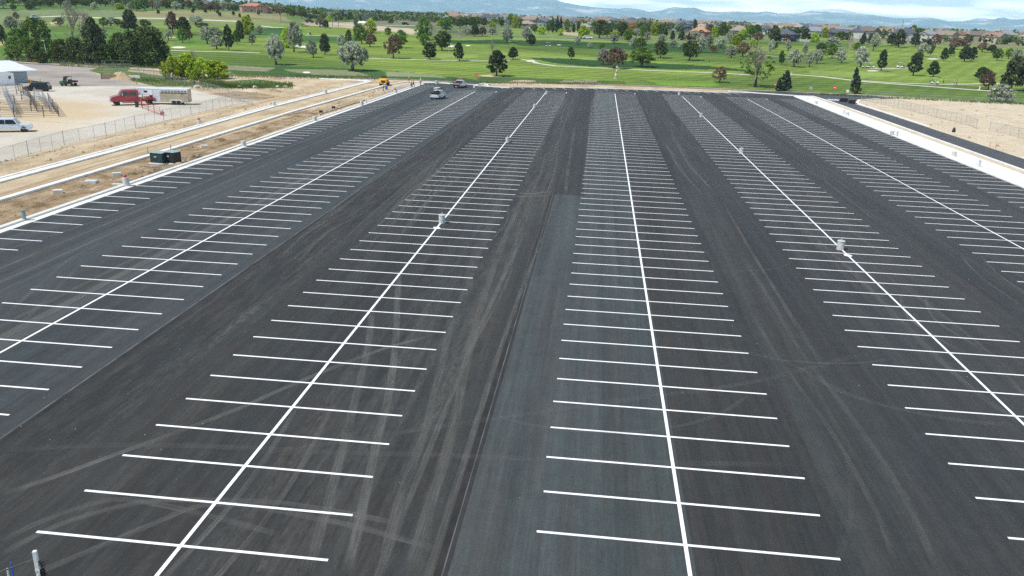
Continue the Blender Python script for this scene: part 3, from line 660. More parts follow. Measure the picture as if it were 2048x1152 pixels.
# ---------------------------------------------------------------- mountains, clouds stay in the world, haze at the end
def ridge(name, dist, prof, seed, m, depth=5200, label=None):
    """prof: list of (px, height in px above the fitted horizon) giving the skyline; a real massif with foothills in front"""
    r2 = np.random.default_rng(seed)
    px = np.arange(prof[0][0], prof[-1][0]+1, 7.0); n = len(px); k = 26
    hpx = np.interp(px, [p[0] for p in prof], [p[1] for p in prof])
    ang = YAW+np.arctan((px-1024)/F_PX)
    jag = sum(r2.uniform(.5, 1)*np.sin(ang*f+r2.uniform(0, 6))/f**.9 for f in (23, 41, 77, 140, 230, 410))
    vs = []; fs = []
    for j in range(k):
        t = j/(k-1); d = dist+depth*(t-.62)
        env = (t/.62)**1.25 if t < .62 else 1-((t-.62)/.38)**1.5*.9
        for i in range(n):
            H_ = hpx[i]/F_PX*dist*1.045
            nz = sum(math.sin(ang[i]*f*(1+.3*t)+t*g+ph)/f**.75 for f, g, ph in ((31, 4, 1+seed), (67, 9, 2.2), (133, 15, .7), (251, 24, 3.1), (520, 41, 5)))*.9
            e = env*(1+(nz*(1-t*.3) if t < .62 else nz*.3)*(1-env)*3.2) if t < .6 else env
            z = max(H_*e*(1+.05*jag[i]*(1 if t > .5 else 0)), 0)
            vs.append((d*math.sin(ang[i]), d*math.cos(ang[i]), z+CAM_H-30))
    for j in range(k-1):
        for i in range(n-1): a = j*n+i; fs.append((a, a+1, a+n+1, a+n))
    me = bpy.data.meshes.new(name); me.from_pydata(vs, [], fs); me.materials.append(m)
    for p in me.polygons: p.use_smooth = False
    return tag(link(name, me), kind='structure')
def mat_mount(name, snow_z):
    m, nt, b = newmat(name); N = nt.nodes.new; L = nt.links.new
    g = N('ShaderNodeNewGeometry'); sep = N('ShaderNodeSeparateXYZ'); L(g.outputs['Position'], sep.inputs[0])
    n = N('ShaderNodeTexNoise'); n.inputs['Scale'].default_value = .0016; n.inputs['Detail'].default_value = 9; n.inputs['Roughness'].default_value = .65; L(g.outputs['Position'], n.inputs['Vector'])
    cr = N('ShaderNodeValToRGB'); e = cr.color_ramp.elements; e[0].position = .38; e[0].color = (.09, .14, .17, 1); e[1].position = .66; e[1].color = (.66, .61, .57, 1)
    k = e.new(.54); k.color = (.15, .21, .24, 1)
    L(n.outputs[0], cr.inputs[0])
    ad = N('ShaderNodeMath'); ad.operation = 'MULTIPLY_ADD'; L(n.outputs[0], ad.inputs[0]); ad.inputs[1].default_value = 420; L(sep.outputs['Z'], ad.inputs[2])
    mr = N('ShaderNodeMapRange'); mr.inputs[1].default_value = snow_z+190; mr.inputs[2].default_value = snow_z+240; L(ad.outputs[0], mr.inputs[0])
    mx = N('ShaderNodeMix'); mx.data_type = 'RGBA'; mx.inputs[7].default_value = (.85, .87, .9, 1); L(mr.outputs[0], mx.inputs[0]); L(cr.outputs[0], mx.inputs[6])
    L(mx.outputs[2], b.inputs['Base Color']); b.inputs['Roughness'].default_value = 1; b.inputs['Specular IOR Level'].default_value = 0
    return m
def HP(l): return [(x, hor(x)-y) for x, y in l]      # skyline given as picture rows
A['mt1'] = mat_mount('mountain_rock', 5000); A['mt2'] = mat_mount('mountain_snow', 400)
ridge('mountain_range', 20500, HP([(-700, -40), (300, -30), (560, -18), (800, -12), (960, -8), (1040, -6), (1080, -1), (1100, 6), (1135, 12), (1160, 15), (1220, 19), (1265, 24), (1290, 21), (1312, 15), (1325, 17), (1352, 17), (1370, 23), (1400, 25), (1430, 26), (1465, 26), (1487, 24), (1510, 28), (1545, 28), (1570, 25), (1600, 27), (1625, 28), (1655, 30), (1690, 33), (1730, 37), (1765, 38), (1795, 37), (1805, 39), (1840, 45), (1870, 44), (1900, 44), (1930, 38), (1950, 42), (1975, 41), (2010, 42), (2050, 48), (2300, 60)]), 3, A['mt1'])
ridge('mountain_range.001', 23800, HP([(1100, 20), (1200, 20), (1220, 17), (1245, 19), (1265, 24), (1300, 27), (1390, 26), (1420, 24), (1450, 25), (1540, 30), (1570, 24), (1600, 22), (1625, 22), (1650, 27), (1700, 34), (1790, 44), (1860, 44), (1890, 39), (1915, 42), (1950, 42), (1990, 42), (2020, 46), (2100, 50)]), 8, A['mt2'], depth=2200)

# ---------------------------------------------------------------- trees
LM = {
 'S': leafmat('silver_leaf', (.18, .21, .14), (.52, .54, .41), (.35, .38, .28), .2),
 'G': leafmat('green_leaf', (.050, .10, .016), (.19, .29, .045), (.11, .185, .028), .3),
 'K': leafmat('deep_green_leaf', (.035, .058, .018), (.13, .17, .045), (.07, .105, .028), .2),
 'L': leafmat('lime_leaf', (.17, .28, .02), (.52, .60, .05), (.36, .46, .03), .35),
 'J': leafmat('juniper_leaf', (.018, .036, .016), (.07, .11, .042), (.036, .062, .024), .08),
 'P': leafmat('pine_needle', (.028, .042, .020), (.115, .125, .05), (.06, .078, .032), .08),
 'R': leafmat('rusty_leaf', (.095, .055, .038), (.27, .17, .12), (.17, .105, .07), .2),
 'B': leafmat('grey_twig_leaf', (.16, .14, .10), (.36, .32, .25), (.25, .225, .17), .1),
 'Y': leafmat('yellow_leaf', (.38, .24, .01), (.62, .44, .02), (.5, .34, .012), .3),
 'C': leafmat('spruce_needle', (.014, .034, .020), (.06, .10, .055), (.032, .06, .034), .05),
}
def crown_pts(kind, n, r):
    out = []
    for _ in range(n):
        t = r.random()
        if kind in 'JC': R = (min(1, t/.12))*(1-t)**(.62 if kind == 'C' else .5)*1.05 if kind == 'C' else min(1, .55+t/.22*.45)*math.sqrt(max(0, 1-t**1.7))
        elif kind == 'S': R = math.sqrt(max(0, 1-t*t))*min(1, .72+t)
        elif kind in 'GKL': R = math.sqrt(max(.02, 1-(1.75*t-.75)**2)) if t > .05 else .6
        elif kind == 'P': R = math.sqrt(max(.03, 1-(1.5*t-.5)**2))*(.95-.25*t)
        else: R = math.sqrt(max(.03, 1-(1.7*t-.7)**2))
        a = r.uniform(0, 6.283); rho = .5*R*math.sqrt(r.uniform(.12, 1))
        out.append((rho*math.cos(a), rho*math.sin(a), t, R))
    return out
def leaf_mesh(name, kind, seed, ncl, per, z0, size, cr, elong=1.0):
    r = random.Random(seed); rn = np.random.default_rng(seed)
    pts = crown_pts(kind, ncl, r)
    lop = [r.uniform(.75, 1.15) for _ in range(6)]       # uneven outline
    V = []
    for x, y, t, R in pts:
        a = math.atan2(y, x)%6.283; li = a/6.283*6; l = lop[int(li) % 6]*(1-li%1)+lop[(int(li)+1) % 6]*(li%1)
        c = np.array((x*l, y*l, z0+t*(1-z0)*.97)); rc = cr*r.uniform(.6, 1.3)
        m = int(per*r.uniform(.5, 1.3)); d = rn.normal(size=(m, 3)); d /= np.linalg.norm(d, axis=1)[:, None]
        ctr = c+d*rc*rn.uniform(.25, 1, (m, 1))*np.array((1, 1, .8))
        nrm = d*.7+rn.normal(size=(m, 3))*.6+np.array((0, 0, .35)); nrm /= np.linalg.norm(nrm, axis=1)[:, None]
        tt = np.cross(nrm, rn.normal(size=(m, 3))); tt /= np.linalg.norm(tt, axis=1)[:, None]; bb = np.cross(nrm, tt)
        if kind == 'S': tt = tt*.5+np.array((0, 0, -.7))
        s = size*rn.uniform(.55, 1.35, (m, 1))
        V.append(np.stack([ctr-tt*s*elong-bb*s*.35, ctr+bb*s*.75, ctr+tt*s*elong+bb*s*.1, ctr-bb*s*.7], 1))
    V = np.concatenate(V).reshape(-1, 3); q = len(V)//4
    me = bpy.data.meshes.new(name); me.vertices.add(len(V)); me.vertices.foreach_set('co', V.ravel()); me.loops.add(len(V)); me.loops.foreach_set('vertex_index', np.arange(len(V), dtype=np.int32))
    me.polygons.add(q); me.polygons.foreach_set('loop_start', np.arange(0, len(V), 4, dtype=np.int32)); me.update(calc_edges=True)
    me.materials.append(LM[kind]); return me, pts
def trunk_mesh(name, kind, pts, seed, z0, m, r0=.035, twigs=False):
    r = random.Random(seed); mb = MB(); h = z0+(1-z0)*(.35 if kind not in 'JCP' else .7)
    bend = (r.uniform(-.05, .05), r.uniform(-.05, .05)); p = [(0, 0, -.03), (bend[0]*.5, bend[1]*.5, h*.5), (bend[0], bend[1], h)]
    mb.tube(p[0], p[1], r0*1.25, r0*.9, 7); mb.tube(p[1], p[2], r0*.9, r0*.35, 7)
    ch = r.sample(pts, min(len(pts), 9))
    for x, y, t, R in ch:
        s = Vector(p[1]).lerp(Vector(p[2]), r.uniform(.1, .9)); e = Vector((x, y, z0+t*(1-z0)*.9)); mid = s.lerp(e, .5)+Vector((r.uniform(-.04, .04), r.uniform(-.04, .04), .02))
        mb.tube(s, mid, r0*.42, r0*.28, 5, False); mb.tube(mid, e, r0*.28, r0*.08, 5, False)
    me = bpy.data.meshes.new(name); me.from_pydata(mb.v, [], mb.f); me.materials.append(m)
    for q in me.polygons: q.use_smooth = True
    return me
def bare_mesh(name, seed, n=11, m=None, up=.75):
    r = random.Random(seed); mb = MB()
    def br(p, d, l, rad, k):
        e = p+d*l; mb.tube(p, e, rad, rad*.66, 5 if k > 1 else 3, False)
        if k == 0: return
        for _ in range(r.choice((2, 3, 3)) if k < 4 else 4):
            nd = (d+Vector((r.uniform(-.62, .62), r.uniform(-.62, .62), r.uniform(-.15, .4)))).normalized(); br(e, nd, l*r.uniform(.6, .85), rad*.62, k-1)
    br(Vector((0, 0, -.03)), Vector((r.uniform(-.1, .1), r.uniform(-.1, .1), 1)).normalized(), .27, .034, 5)
    zs = max(v[2] for v in mb.v); w = max(max(abs(v[0]), abs(v[1])) for v in mb.v)
    mb.v = [(v[0]*.5/w, v[1]*.5/w, v[2]/zs) for v in mb.v]
    me = bpy.data.meshes.new(name); me.from_pydata(mb.v, [], mb.f); me.materials.append(m); return me
KN = dict(S='silver_leaved_tree', G='leafy_tree', K='dense_leafy_tree', L='lime_green_tree', J='juniper_tree', P='pine_tree', R='rusty_leaved_tree', B='bare_tree', Y='yellow_tree', C='spruce_tree')
KT = dict(S='silver grey-green tree', G='green leafy tree', K='dark olive-green leafy tree', L='bright lime green tree', J='dark green juniper tree', P='dark round pine tree', R='rusty reddish-brown tree', B='bare grey-twigged tree', Y='bright yellow tree', C='dark pointed spruce tree')
# kind: clumps, leaves per clump, crown base, leaf size, clump radius
SPEC = dict(S=(130, 46, .24, .026, .100), G=(100, 50, .22, .027, .110), K=(130, 52, .20, .025, .105), L=(120, 56, .04, .031, .115), J=(170, 56, .17, .026, .080), P=(130, 54, .20, .028, .100), R=(100, 46, .24, .028, .110), B=(44, 12, .25, .018, .110), Y=(80, 50, .10, .032, .120), C=(170, 46, .03, .025, .070))
TM = {}
for kd, (nc, pr, z0, sz, cr) in SPEC.items():
    TM[kd] = []
    for v in range(3):
        cm, pts = leaf_mesh(KN[kd]+'_crown', kd, 100+v*17+ord(kd), nc, pr, z0, sz, cr, 1.5 if kd in 'SPC' else 1.0)
        if kd == 'B': tm = bare_mesh('bare_trunk', 31+v, m=A['bare'])
        else: tm = trunk_mesh('trunk', kd, pts, 50+v, z0, A['bark'], .045 if kd in 'SR' else .035)
        TM[kd].append((cm, tm))
TREES = []      # (kind, px, base py, height px, width px, row)
def tree(kd, px, py, h, w, row=None, label=None, cat='tree', group=None, name=None, z=None):
    p, dep = at(px, py)
    sc = dep/F_PX; hh, ww = h*sc, w*sc
    cm, tm = TM[kd][random.randrange(3)]
    o = empty(name or KN[kd], p, random.uniform(0, 6.28)); o['category'] = cat
    c = link('crown', cm, o); t = link('trunk', tm, o); o.rotation_euler = (random.gauss(0, .05), random.gauss(0, .05), o.rotation_euler.z) if row else (0, 0, o.rotation_euler.z)
    sx = Matrix.Diagonal((ww, ww*random.uniform(.9, 1.1), hh, 1)); c.matrix_local = sx if row else Matrix.Translation((0, 0, -.17*hh)) @ Matrix.Diagonal((ww, ww, hh*1.17, 1)); t.matrix_local = Matrix.Diagonal((ww*.8, ww*.8, hh, 1))
    if kd != 'B': t.matrix_local = Matrix.Diagonal((ww, ww, hh, 1))
    TREES.append((kd, px, py, row, label, o, group)); return o
ROWN = {'front': 'near golf fairway', 'mid': 'middle fairways', 'back': 'far fairways', 'hous': '', 'hill': 'left grassy hillside', 'crest': 'left hill crest'}
T = """P 5 88 38 24;S 24 62 27 30;R 34 41 16 12;G 75 102 62 62;G 42 106 46 46;S 205 82 25 26;S 222 52 18 30;G 208 56 20 20;P 257 64 42 38;G 291 62 22 26;R 346 68 42 24;P 368 69 33 34;S 337 81 21 18;
G 366 86 28 20;R 378 83 22 14;S 392 48 17 36;K 404 55 9 30;S 415 88 34 30;S 431 80 24 32;S 434 98 26 29;J 458 101 49 22;P 480 85 41 22;G 474 89 28 16;L 497 69 35 26;S 504 90 23 17;
S 520 69 17 15;S 553 130 57 43;L 578 96 40 28;S 588 104 56 36;S 627 115 33 25;P 650 110 40 25;S 683 96 27 20;G 697 88 27 14;G 724 88 38 30;L 741 66 24 28;R 740 94 26 24;S 706 142 55 67;
R 640 53 16 20;P 652 56 15 15;G 605 38 23 17;G 631 38 17 13;R 787 117 44 33;G 801 96 34 27;G 776 73 17 15;G 847 90 52 33;B 866 91 50 18;G 849 96 27 21;J 860 119 33 29;K 884 101 37 37;B 918 83 25 23;G 891 64 28 28;
P 949 73 24 20;R 964 73 18 17;S 985 69 14 22;S 934 70 14 22;S 955 68 12 20;J 919 122 36 24;B 985 120 38 24;J 993 152 49 45;J 1026 119 24 24;S 1014 85 29 28;S 1053 84 28 23;J 1063 92 23 19;
S 1155 90 16 16;S 1228 87 19 20;G 1258 83 23 25;S 1272 75 17 20;S 1268 97 22 24;K 1143 119 25 16;G 1204 104 16 15;S 1206 129 31 28;R 1228 137 40 45;G 1283 134 38 52;G 1279 99 23 26;S 1294 84 19 14;S 1325 85 15 22;K 1321 116 34 27;S 1346 95 15 15;K 1378 121 38 35;S 1390 80 18 26;S 1402 105 31 27;S 1418 92 20 23;S 1442 96 21 25;S 1461 87 24 21;S 1462 116 24 26;R 1426 105 13 18;R 1485 113 26 27;L 1472 90 20 22;L 1508 95 15 16;R 1516 84 19 18;
R 1439 165 30 29;C 1568 182 40 32;C 1557 183 26 17;C 1711 188 51 28;S 1576 102 20 16;K 1551 99 14 9;S 1540 104 24 16;K 1563 130 27 15;S 1588 134 33 33;S 1610 111 26 14;S 1618 134 30 20;S 1633 127 27 22;K 1642 110 23 25;G 1664 117 29 27;S 1664 92 17 36;S 1683 126 28 25;B 1698 115 45 24;G 1715 106 20 19;S 1722 134 39 38;S 1746 102 34 20;J 1762 142 41 21;
P 1797 95 34 27;P 1830 94 26 23;P 1847 93 14 15;S 1846 113 26 30;K 1860 111 22 13;B 1887 98 18 11;R 1909 99 23 23;R 1927 99 25 19;P 1902 112 20 17;J 1887 122 25 18;J 1929 123 29 30;J 1942 122 27 20;R 1964 104 18 20;P 1982 105 15 24;K 1993 121 23 23;G 2017 118 20 18;S 2032 124 26 24;J 1826 151 45 32;J 1866 154 31 28;J 1962 161 26 34;R 1976 180 36 30;P 2020 182 66 58;R 2050 180 58 34;
S 45 58 15 22;G 120 52 16 24;S 262 50 14 20;G 235 52 14 18;S 1180 96 12 12;S 1360 98 12 14"""
for ln in T.replace('\n', '').split(';'):
    if not ln.strip(): continue
    kd, px, py, h, w = ln.split(); px, py, h, w = map(float, (px, py, h, w)); d = py-hor(px)
    row = 'front' if d > 92 else 'mid' if d > 58 else 'back'
    if px < 640 and py < 60: row = 'hill'
    tree(kd, px, py, h, w, row)
# gardens in front of the houses
HT = """G 1070 66 14 14;L 1083 69 15 15;G 1097 66 22 14;C 1106 65 28 9;C 1113 65 31 9;C 1121 64 28 9;L 1120 71 12 14;G 1134 66 25 12;R 1137 69 9 9;J 1147 67 18 8;P 1157 66 21 9;L 1166 77 24 20;L 1174 70 14 12;K 1198 76 33 34;G 1214 74 24 20;L 1232 77 14 18;K 1243 77 30 24;Y 1264 62 15 21;L 1255 80 19 18;G 1286 78 24 20;K 1300 66 16 20;L 1311 71 24 20;K 1322 72 22 18;C 1332 72 16 9;C 1345 80 18 13;C 1363 80 18 17;C 1378 80 14 10;C 1362 54 16 9;C 1387 56 17 9;C 1391 66 24 13;
R 1402 72 14 12;Y 1410 63 13 13;R 1416 76 20 14;L 1430 74 20 18;G 1444 76 28 22;K 1420 66 16 18;G 1456 70 18 14;K 1476 84 14 20;L 1484 80 20 18;G 1500 80 27 28;K 1512 78 26 24;C 1477 72 10 6;K 1545 84 30 24;P 1549 86 26 24;G 1541 66 16 18;R 1572 87 17 17;K 1580 76 16 20;P 1593 81 23 17;K 1606 72 18 14;P 1611 83 24 21;L 1628 84 17 17;L 1650 76 19 15;L 1640 70 12 12;G 1680 84 19 24;K 1697 84 18 18;Y 1718 75 14 23;C 1725 88 20 15;K 1742 88 20 12;L 1766 72 17 20;P 1784 91 22 24;C 1748 72 10 5;
G 1835 80 22 20;L 1818 78 15 14;L 1855 77 17 18;L 1845 78 14 14;G 1826 72 20 14;R 1870 95 24 18;P 1858 93 14 12;K 1882 80 9 8;P 1939 84 10 10;P 1960 85 10 8;K 1972 85 9 7;P 1985 84 9 8;K 1997 84 8 8;Y 1988 80 6 8;Y 2001 80 5 8;K 2018 85 9 12;P 2032 86 10 10;L 2044 84 8 8;K 2008 84 8 8;
G 893 60 22 24;K 908 52 14 16;K 920 56 18 20;L 915 50 12 14;G 932 54 16 18;K 944 54 18 20;G 958 52 16 18;K 968 53 15 16;L 940 48 12 12;R 905 42 12 12;G 878 46 12 12;L 878 52 9 12;G 1020 54 24 14;L 1030 56 24 14;G 1038 58 18 12;K 1010 44 12 12;G 990 46 12 12;K 1003 54 14 12;L 985 56 10 14;
G 544 26 12 14;R 560 30 14 18;G 575 30 16 16;K 586 34 14 14;K 620 40 12 12;G 645 40 12 14;L 658 44 12 9;G 672 44 10 8;P 612 37 12 8;K 714 50 10 6;K 740 47 8 6;K 782 48 9 11;L 741 52 14 16;R 532 26 12 12;G 517 31 10 8;K 710 52 9 6"""
for ln in HT.replace('\n', '').split(';'):
    if not ln.strip(): continue
    kd, px, py, h, w = ln.split(); tree(kd, float(px), float(py), float(h)*1.05, float(w)*1.08, 'hous')
# crest of the left hill and its scattered conifers
rc = random.Random(5)
for i in range(46):
    px = -8+i*11.6+rc.uniform(-4, 4); kd = rc.choice('SGKGBRSKLG'); py = 22+rc.uniform(-9, 1)-(4 if px < 240 else 0)
    tree(kd, px, max(py, hor(px)+3.5), rc.uniform(11, 26)*(1 if px < 420 else .8), rc.uniform(14, 26), 'crest')
for px, py in ((317, 28), (365, 19), (386, 26), (411, 26), (436, 28), (440, 33), (467, 31), (480, 35), (497, 38), (388, 22)): tree('P', px, py, 8, 8, 'hill')
for px, py in ((27, 21), (60, 20), (80, 14), (100, 14), (150, 12)): tree(rc.choice('SK'), px, py, 12, 16, 'hill')
# the dark grove beyond the yard
GR = [('G', 62, 124, 46, 50, 'broad green'), ('G', 95, 124, 44, 42, 'light green'), ('B', 103, 93, 34, 34, 'leafless dark grey'), ('K', 125, 127, 46, 46, 'dull olive'), ('B', 150, 100, 86, 56, 'tall leaning leafless'), ('B', 168, 96, 78, 62, 'tallest pale leafless'), ('K', 152, 129, 52, 44, 'shadowy green'), ('P', 192, 130, 88, 54, 'very tall dark pine-like'), ('K', 176, 130, 42, 36, 'low dark'), ('K', 214, 131, 42, 44, 'low blackish green'), ('K', 245, 131, 62, 46, 'brownish olive'), ('K', 300, 133, 76, 84, 'huge dark spreading'), ('K', 268, 133, 66, 56, 'dark rounded'), ('K', 328, 132, 48, 30, 'right-most small dark'), ('G', 28, 122, 30, 34, 'small left-most green'), ('K', 84, 127, 24, 30, 'low shrubby')]
for kd, px, py, h, w, t in GR:
    tree(kd, px, py, h, w, None, f'{t} tree in the grove behind the gravel yard', group='grove of trees behind the yard')
BU = [('L', 346, 160, 44, 42, 'left-most darker lime bush, beside the yard fence'), ('L', 376, 159, 50, 54, 'tallest lime bush in the clump right of the grove'), ('L', 408, 159, 41, 52, 'middle lime bush of the clump behind the trailer'), ('L', 436, 158, 36, 48, 'right-most lime bush of the clump behind the trailer'), ('L', 388, 169, 27, 18, 'small lime bush in front of the lime clump'), ('B', 388, 134, 34, 30, 'grey twiggy bush rising behind the lime bushes'), ('B', 412, 136, 24, 22, 'smaller grey twiggy bush behind the lime bushes'), ('S', 1996, 203, 33, 58, 'large silver-green bush against the right golf fence')]
for kd, px, py, h, w, t in BU: tree(kd, px, py, h, w, None, t, 'bush', 'lime and grey bushes behind the trailer' if px < 500 else None, 'lime_bush' if kd == 'L' else 'grey_bush' if kd == 'B' else 'silver_bush')
# the big half-bare cottonwood at the lot's far edge, and the bleached dead trunk
tree('G', 1510, 174, 58, 74, None, 'large half-bare cottonwood tree with low green leaves beside the red sign', name='cottonwood_tree')
o = TREES[-1][5]; p, dep = at(1512, 174); sc = dep/F_PX
for ch in o.children:
    if ch.name.startswith('crown'): ch.data = leaf_mesh('cottonwood_crown', 'G', 991, 62, 26, .26, .022, .075)[0]; ch.matrix_local = Matrix.Diagonal((80*sc, 74*sc, 70*sc, 1))
b = link('bare_branches', bare_mesh('bare_branches', 77, m=A['bare']), o); b.matrix_local = Matrix.Diagonal((62*sc, 62*sc, 84*sc, 1))
b = link('twigs', TM['B'][0][0], o); b.matrix_local = Matrix.Diagonal((52*sc, 50*sc, 82*sc, 1))
p, dep = at(1231, 157); sc = dep/F_PX; mb = MB()
for a_, b_, r0, r1 in (((0, 0, 0), (.02, 0, .45), .11, .08), ((.02, 0, .45), (.10, 0, .75), .085, .07), ((.10, 0, .75), (.06, .02, 1.0), .075, .06), ((.05, 0, .55), (.26, .02, .82), .06, .035), ((0, 0, -.02), (0, 0, .06), .16, .11)): mb.tube(Vector(a_)*24*sc, Vector(b_)*24*sc, r0*24*sc, r1*24*sc, 10)
A['dead'] = mat('bleached_trunk', (.50, .46, .38), .9, var=.25, scale=4)
tag(mb.build('dead_tree_trunk', A['dead'], loc=p, smooth=True), 'bleached broken dead trunk standing on the grass before the rusty tree', 'tree stump')
# labels
def nth(i, n):
    if n == 1: return 'only'
    if i == 0: return 'leftmost'
    if i == n-1: return 'rightmost'
    k = i+1; return f"{k}{'th' if 10 <= k % 100 <= 20 else {1: 'st', 2: 'nd', 3: 'rd'}.get(k % 10, 'th')} from left"
from collections import defaultdict
gp = defaultdict(list)
for t in TREES:
    if t[3]: gp[(t[0], t[3])].append(t)
for (kd, row), l in gp.items():
    l.sort(key=lambda t: t[1])
    for i, t in enumerate(l):
        t[5]['label'] = f"{KT[kd]}, {nth(i, len(l))} of its colour on the {ROWN[row]}" if row != 'hous' else f"{KT[kd]}, {nth(i, len(l))} of its kind by the houses"
        t[5]['group'] = f"trees on the {ROWN[row]}" if row != 'hous' else 'garden trees before the suburb houses'
for t in TREES:
    if t[4]: t[5]['label'] = t[4]
    if t[6]: t[5]['group'] = t[6]

# far woodland between and beyond the suburb: one mass nobody could count
def far_wood():
    r = np.random.default_rng(4); V = []
    n = 9500
    az = r.uniform(math.radians(-45), math.radians(36), n); d = np.exp(r.uniform(math.log(600), math.log(7500), n))
    for a, D in zip(az, d):
        x, y = D*math.sin(a), D*math.cos(a)
        if D < 700 or (D < 950 and x/y > .25 and r.random() < .4): continue
        z = float(Hf(x, y)); h = r.uniform(4, 9.5)*(1+.4*(D > 2500))*(.8 if D < 900 else 1); w = h*r.uniform(.7, 1.3)*(1 if D < 2000 else 1.7); m = 26 if D < 2000 else 14
        dd = r.normal(size=(m, 3)); dd /= np.linalg.norm(dd, axis=1)[:, None]; c = np.array((x, y, z+h*.52))+dd*np.array((w*.5, w*.5, h*.48))*r.uniform(.5, 1, (m, 1))
        nr = dd+r.normal(size=(m, 3))*.5; nr /= np.linalg.norm(nr, axis=1)[:, None]; t = np.cross(nr, r.normal(size=(m, 3))); t /= np.linalg.norm(t, axis=1)[:, None]; b = np.cross(nr, t); s = h*.19*r.uniform(.6, 1.3, (m, 1))
        V.append(np.stack([c-t*s-b*s*.3, c+b*s*.9, c+t*s, c-b*s*.8], 1))
    V = np.concatenate(V).reshape(-1, 3); q = len(V)//4
    me = bpy.data.meshes.new('distant_woodland'); me.vertices.add(len(V)); me.vertices.foreach_set('co', V.ravel()); me.loops.add(len(V)); me.loops.foreach_set('vertex_index', np.arange(len(V), dtype=np.int32))
    me.polygons.add(q); me.polygons.foreach_set('loop_start', np.arange(0, len(V), 4, dtype=np.int32)); me.update(calc_edges=True); me.materials.append(leafmat('woodland_leaf', (.03, .055, .018), (.19, .21, .06), (.075, .12, .035), .2, scale=.012))
    tag(link('distant_woodland', me), 'dense green treetops of the far plain below the mountains', 'woodland', kind='stuff')
far_wood()

# ---------------------------------------------------------------- houses
HM = {}
def hm(kind, c):
    if (kind, c) not in HM: HM[(kind, c)] = mat(kind+'_'+c, lin(c), .9 if kind == 'wall' else .85, var=.07 if kind == 'wall' else .14, scale=.8, bump=.1)
    return HM[(kind, c)]
A['window'] = mat('window_glass', (.05, .065, .08), .15, var=.2); A['trim'] = mat('white_trim', (.7, .7, .66), .7, var=.05)
def roof_hip(mb, x0, x1, y0, y1, z, h, ov=.5, gable=False):
    x0 -= ov; x1 += ov; y0 -= ov; y1 += ov; w = min(x1-x0, y1-y0)/2; t = .25
    if x1-x0 >= y1-y0: r = [(x0+(0.01 if gable else w), (y0+y1)/2, z+h), (x1-(0.01 if gable else w), (y0+y1)/2, z+h)]
    else: r = [((x0+x1)/2, y0+(0.01 if gable else w), z+h), ((x0+x1)/2, y1-(0.01 if gable else w), z+h)]
    b = [(x0, y0, z), (x1, y0, z), (x1, y1, z), (x0, y1, z)]; lo = [(p[0], p[1], z-t) for p in b]; v = b+lo+r
    if x1-x0 >= y1-y0: f = [(0, 1, 9, 8), (1, 2, 9), (2, 3, 8, 9), (3, 0, 8)]
    else: f = [(0, 1, 8), (1, 2, 9, 8), (2, 3, 9), (3, 0, 8, 9)]
    f += [(4, 5, 1, 0), (5, 6, 2, 1), (6, 7, 3, 2), (7, 4, 0, 3), (7, 6, 5, 4)]
    mb.add(v, f)
def house(w, d, hw, hr, wall, roof, seed=0, gable=False, wing=True, detail=2, name='house'):
    r = random.Random(seed); o = empty(name, (0, 0, 0)); wb = MB(); rb = MB()
    wb.box(-w/2, w/2, -d/2, d/2, -1.5, hw)
    if gable:      # gable walls under the ridge
        if w >= d:
            for sx in (-w/2+.01, w/2-.01): wb.add([(sx, -d/2, hw), (sx, d/2, hw), (sx, 0, hw+hr*.93)], [(0, 1, 2)])
    roof_hip(rb, -w/2, w/2, -d/2, d/2, hw, hr, gable=gable)
    if wing:
        wx = r.choice((-1, 1))*w*.24; ww = w*.42; wh = hw*r.choice((.62, .97)); wb.box(wx-ww/2, wx+ww/2, -d/2-2.4, -d/2+.5, -1.5, wh)
        h2 = ww*.30; y0 = -d/2-2.9; y1 = -d/2+1.6
        rb.add([(wx-ww/2-.4, y0, wh-.02), (wx+ww/2+.4, y0, wh-.02), (wx, y0, wh+h2), (wx-ww/2-.4, y1, wh-.02), (wx+ww/2+.4, y1, wh-.02), (wx, y1, wh+h2)], [(0, 2, 5, 3), (2, 1, 4, 5), (3, 4, 1, 0), (3, 5, 4)])
        wb.add([(wx-ww/2, y0+.5, wh-.03), (wx+ww/2, y0+.5, wh-.03), (wx, y0+.5, wh+h2*.9)], [(0, 1, 2)])
    wb.build('wall', hm('wall', wall), o); ro = rb.build('roof', hm('roof', roof), o)
    if detail >= 1:
        cb = MB(); cx = w*r.uniform(-.3, .3); cb.box(cx-.45, cx+.45, .6, 1.5, hw+hr*.2, hw+hr+.7); cb.build('chimney', hm('wall', wall), ro)
        fy = -d/2
        def win(x, z, ww, wh, y, nm='window'):
            f = MB(); f.box(x-ww/2-.1, x+ww/2+.1, y-.05, y, z-.1, z+wh+.1); fo = f.build(nm, A['trim'], o)
            g = MB(); g.box(x-ww/2, x+ww/2, y-.08, y-.052, z, z+wh); g.build('pane', A['window'], fo)
        st = 2 if hw > 4.2 else 1; n = max(2, int(w/4))
        for s in range(st):
            for i in range(n):
                x = -w/2+(i+.5)*w/n
                if wing and abs(x-wx) < ww/2+.4: continue
                win(x, .9+s*2.8, 1.5 if (i+s) % 2 else 1.1, 1.3, fy)
        if wing:
            if wh < hw*.8: g = MB(); g.box(wx-ww*.36, wx+ww*.36, fy-2.46, fy-2.4, 0, 2.2); g.build('garage_door', A['trim'], o)
            else: win(wx, .9, 1.6, 1.4, fy-2.4); win(wx, 3.6, 1.2, 1.2, fy-2.4) if st == 2 else None
        if detail >= 2:
            for sx, x in ((-1, -w/2), (1, w/2)):
                f = MB(); f.box(x-.05 if sx < 0 else x, x if sx < 0 else x+.05, -1.1, .5, 1.0+(2.7 if st == 2 else 0), 2.3+(2.7 if st == 2 else 0)); f.build('window', A['window'], o)
    return o
HOUSES = []
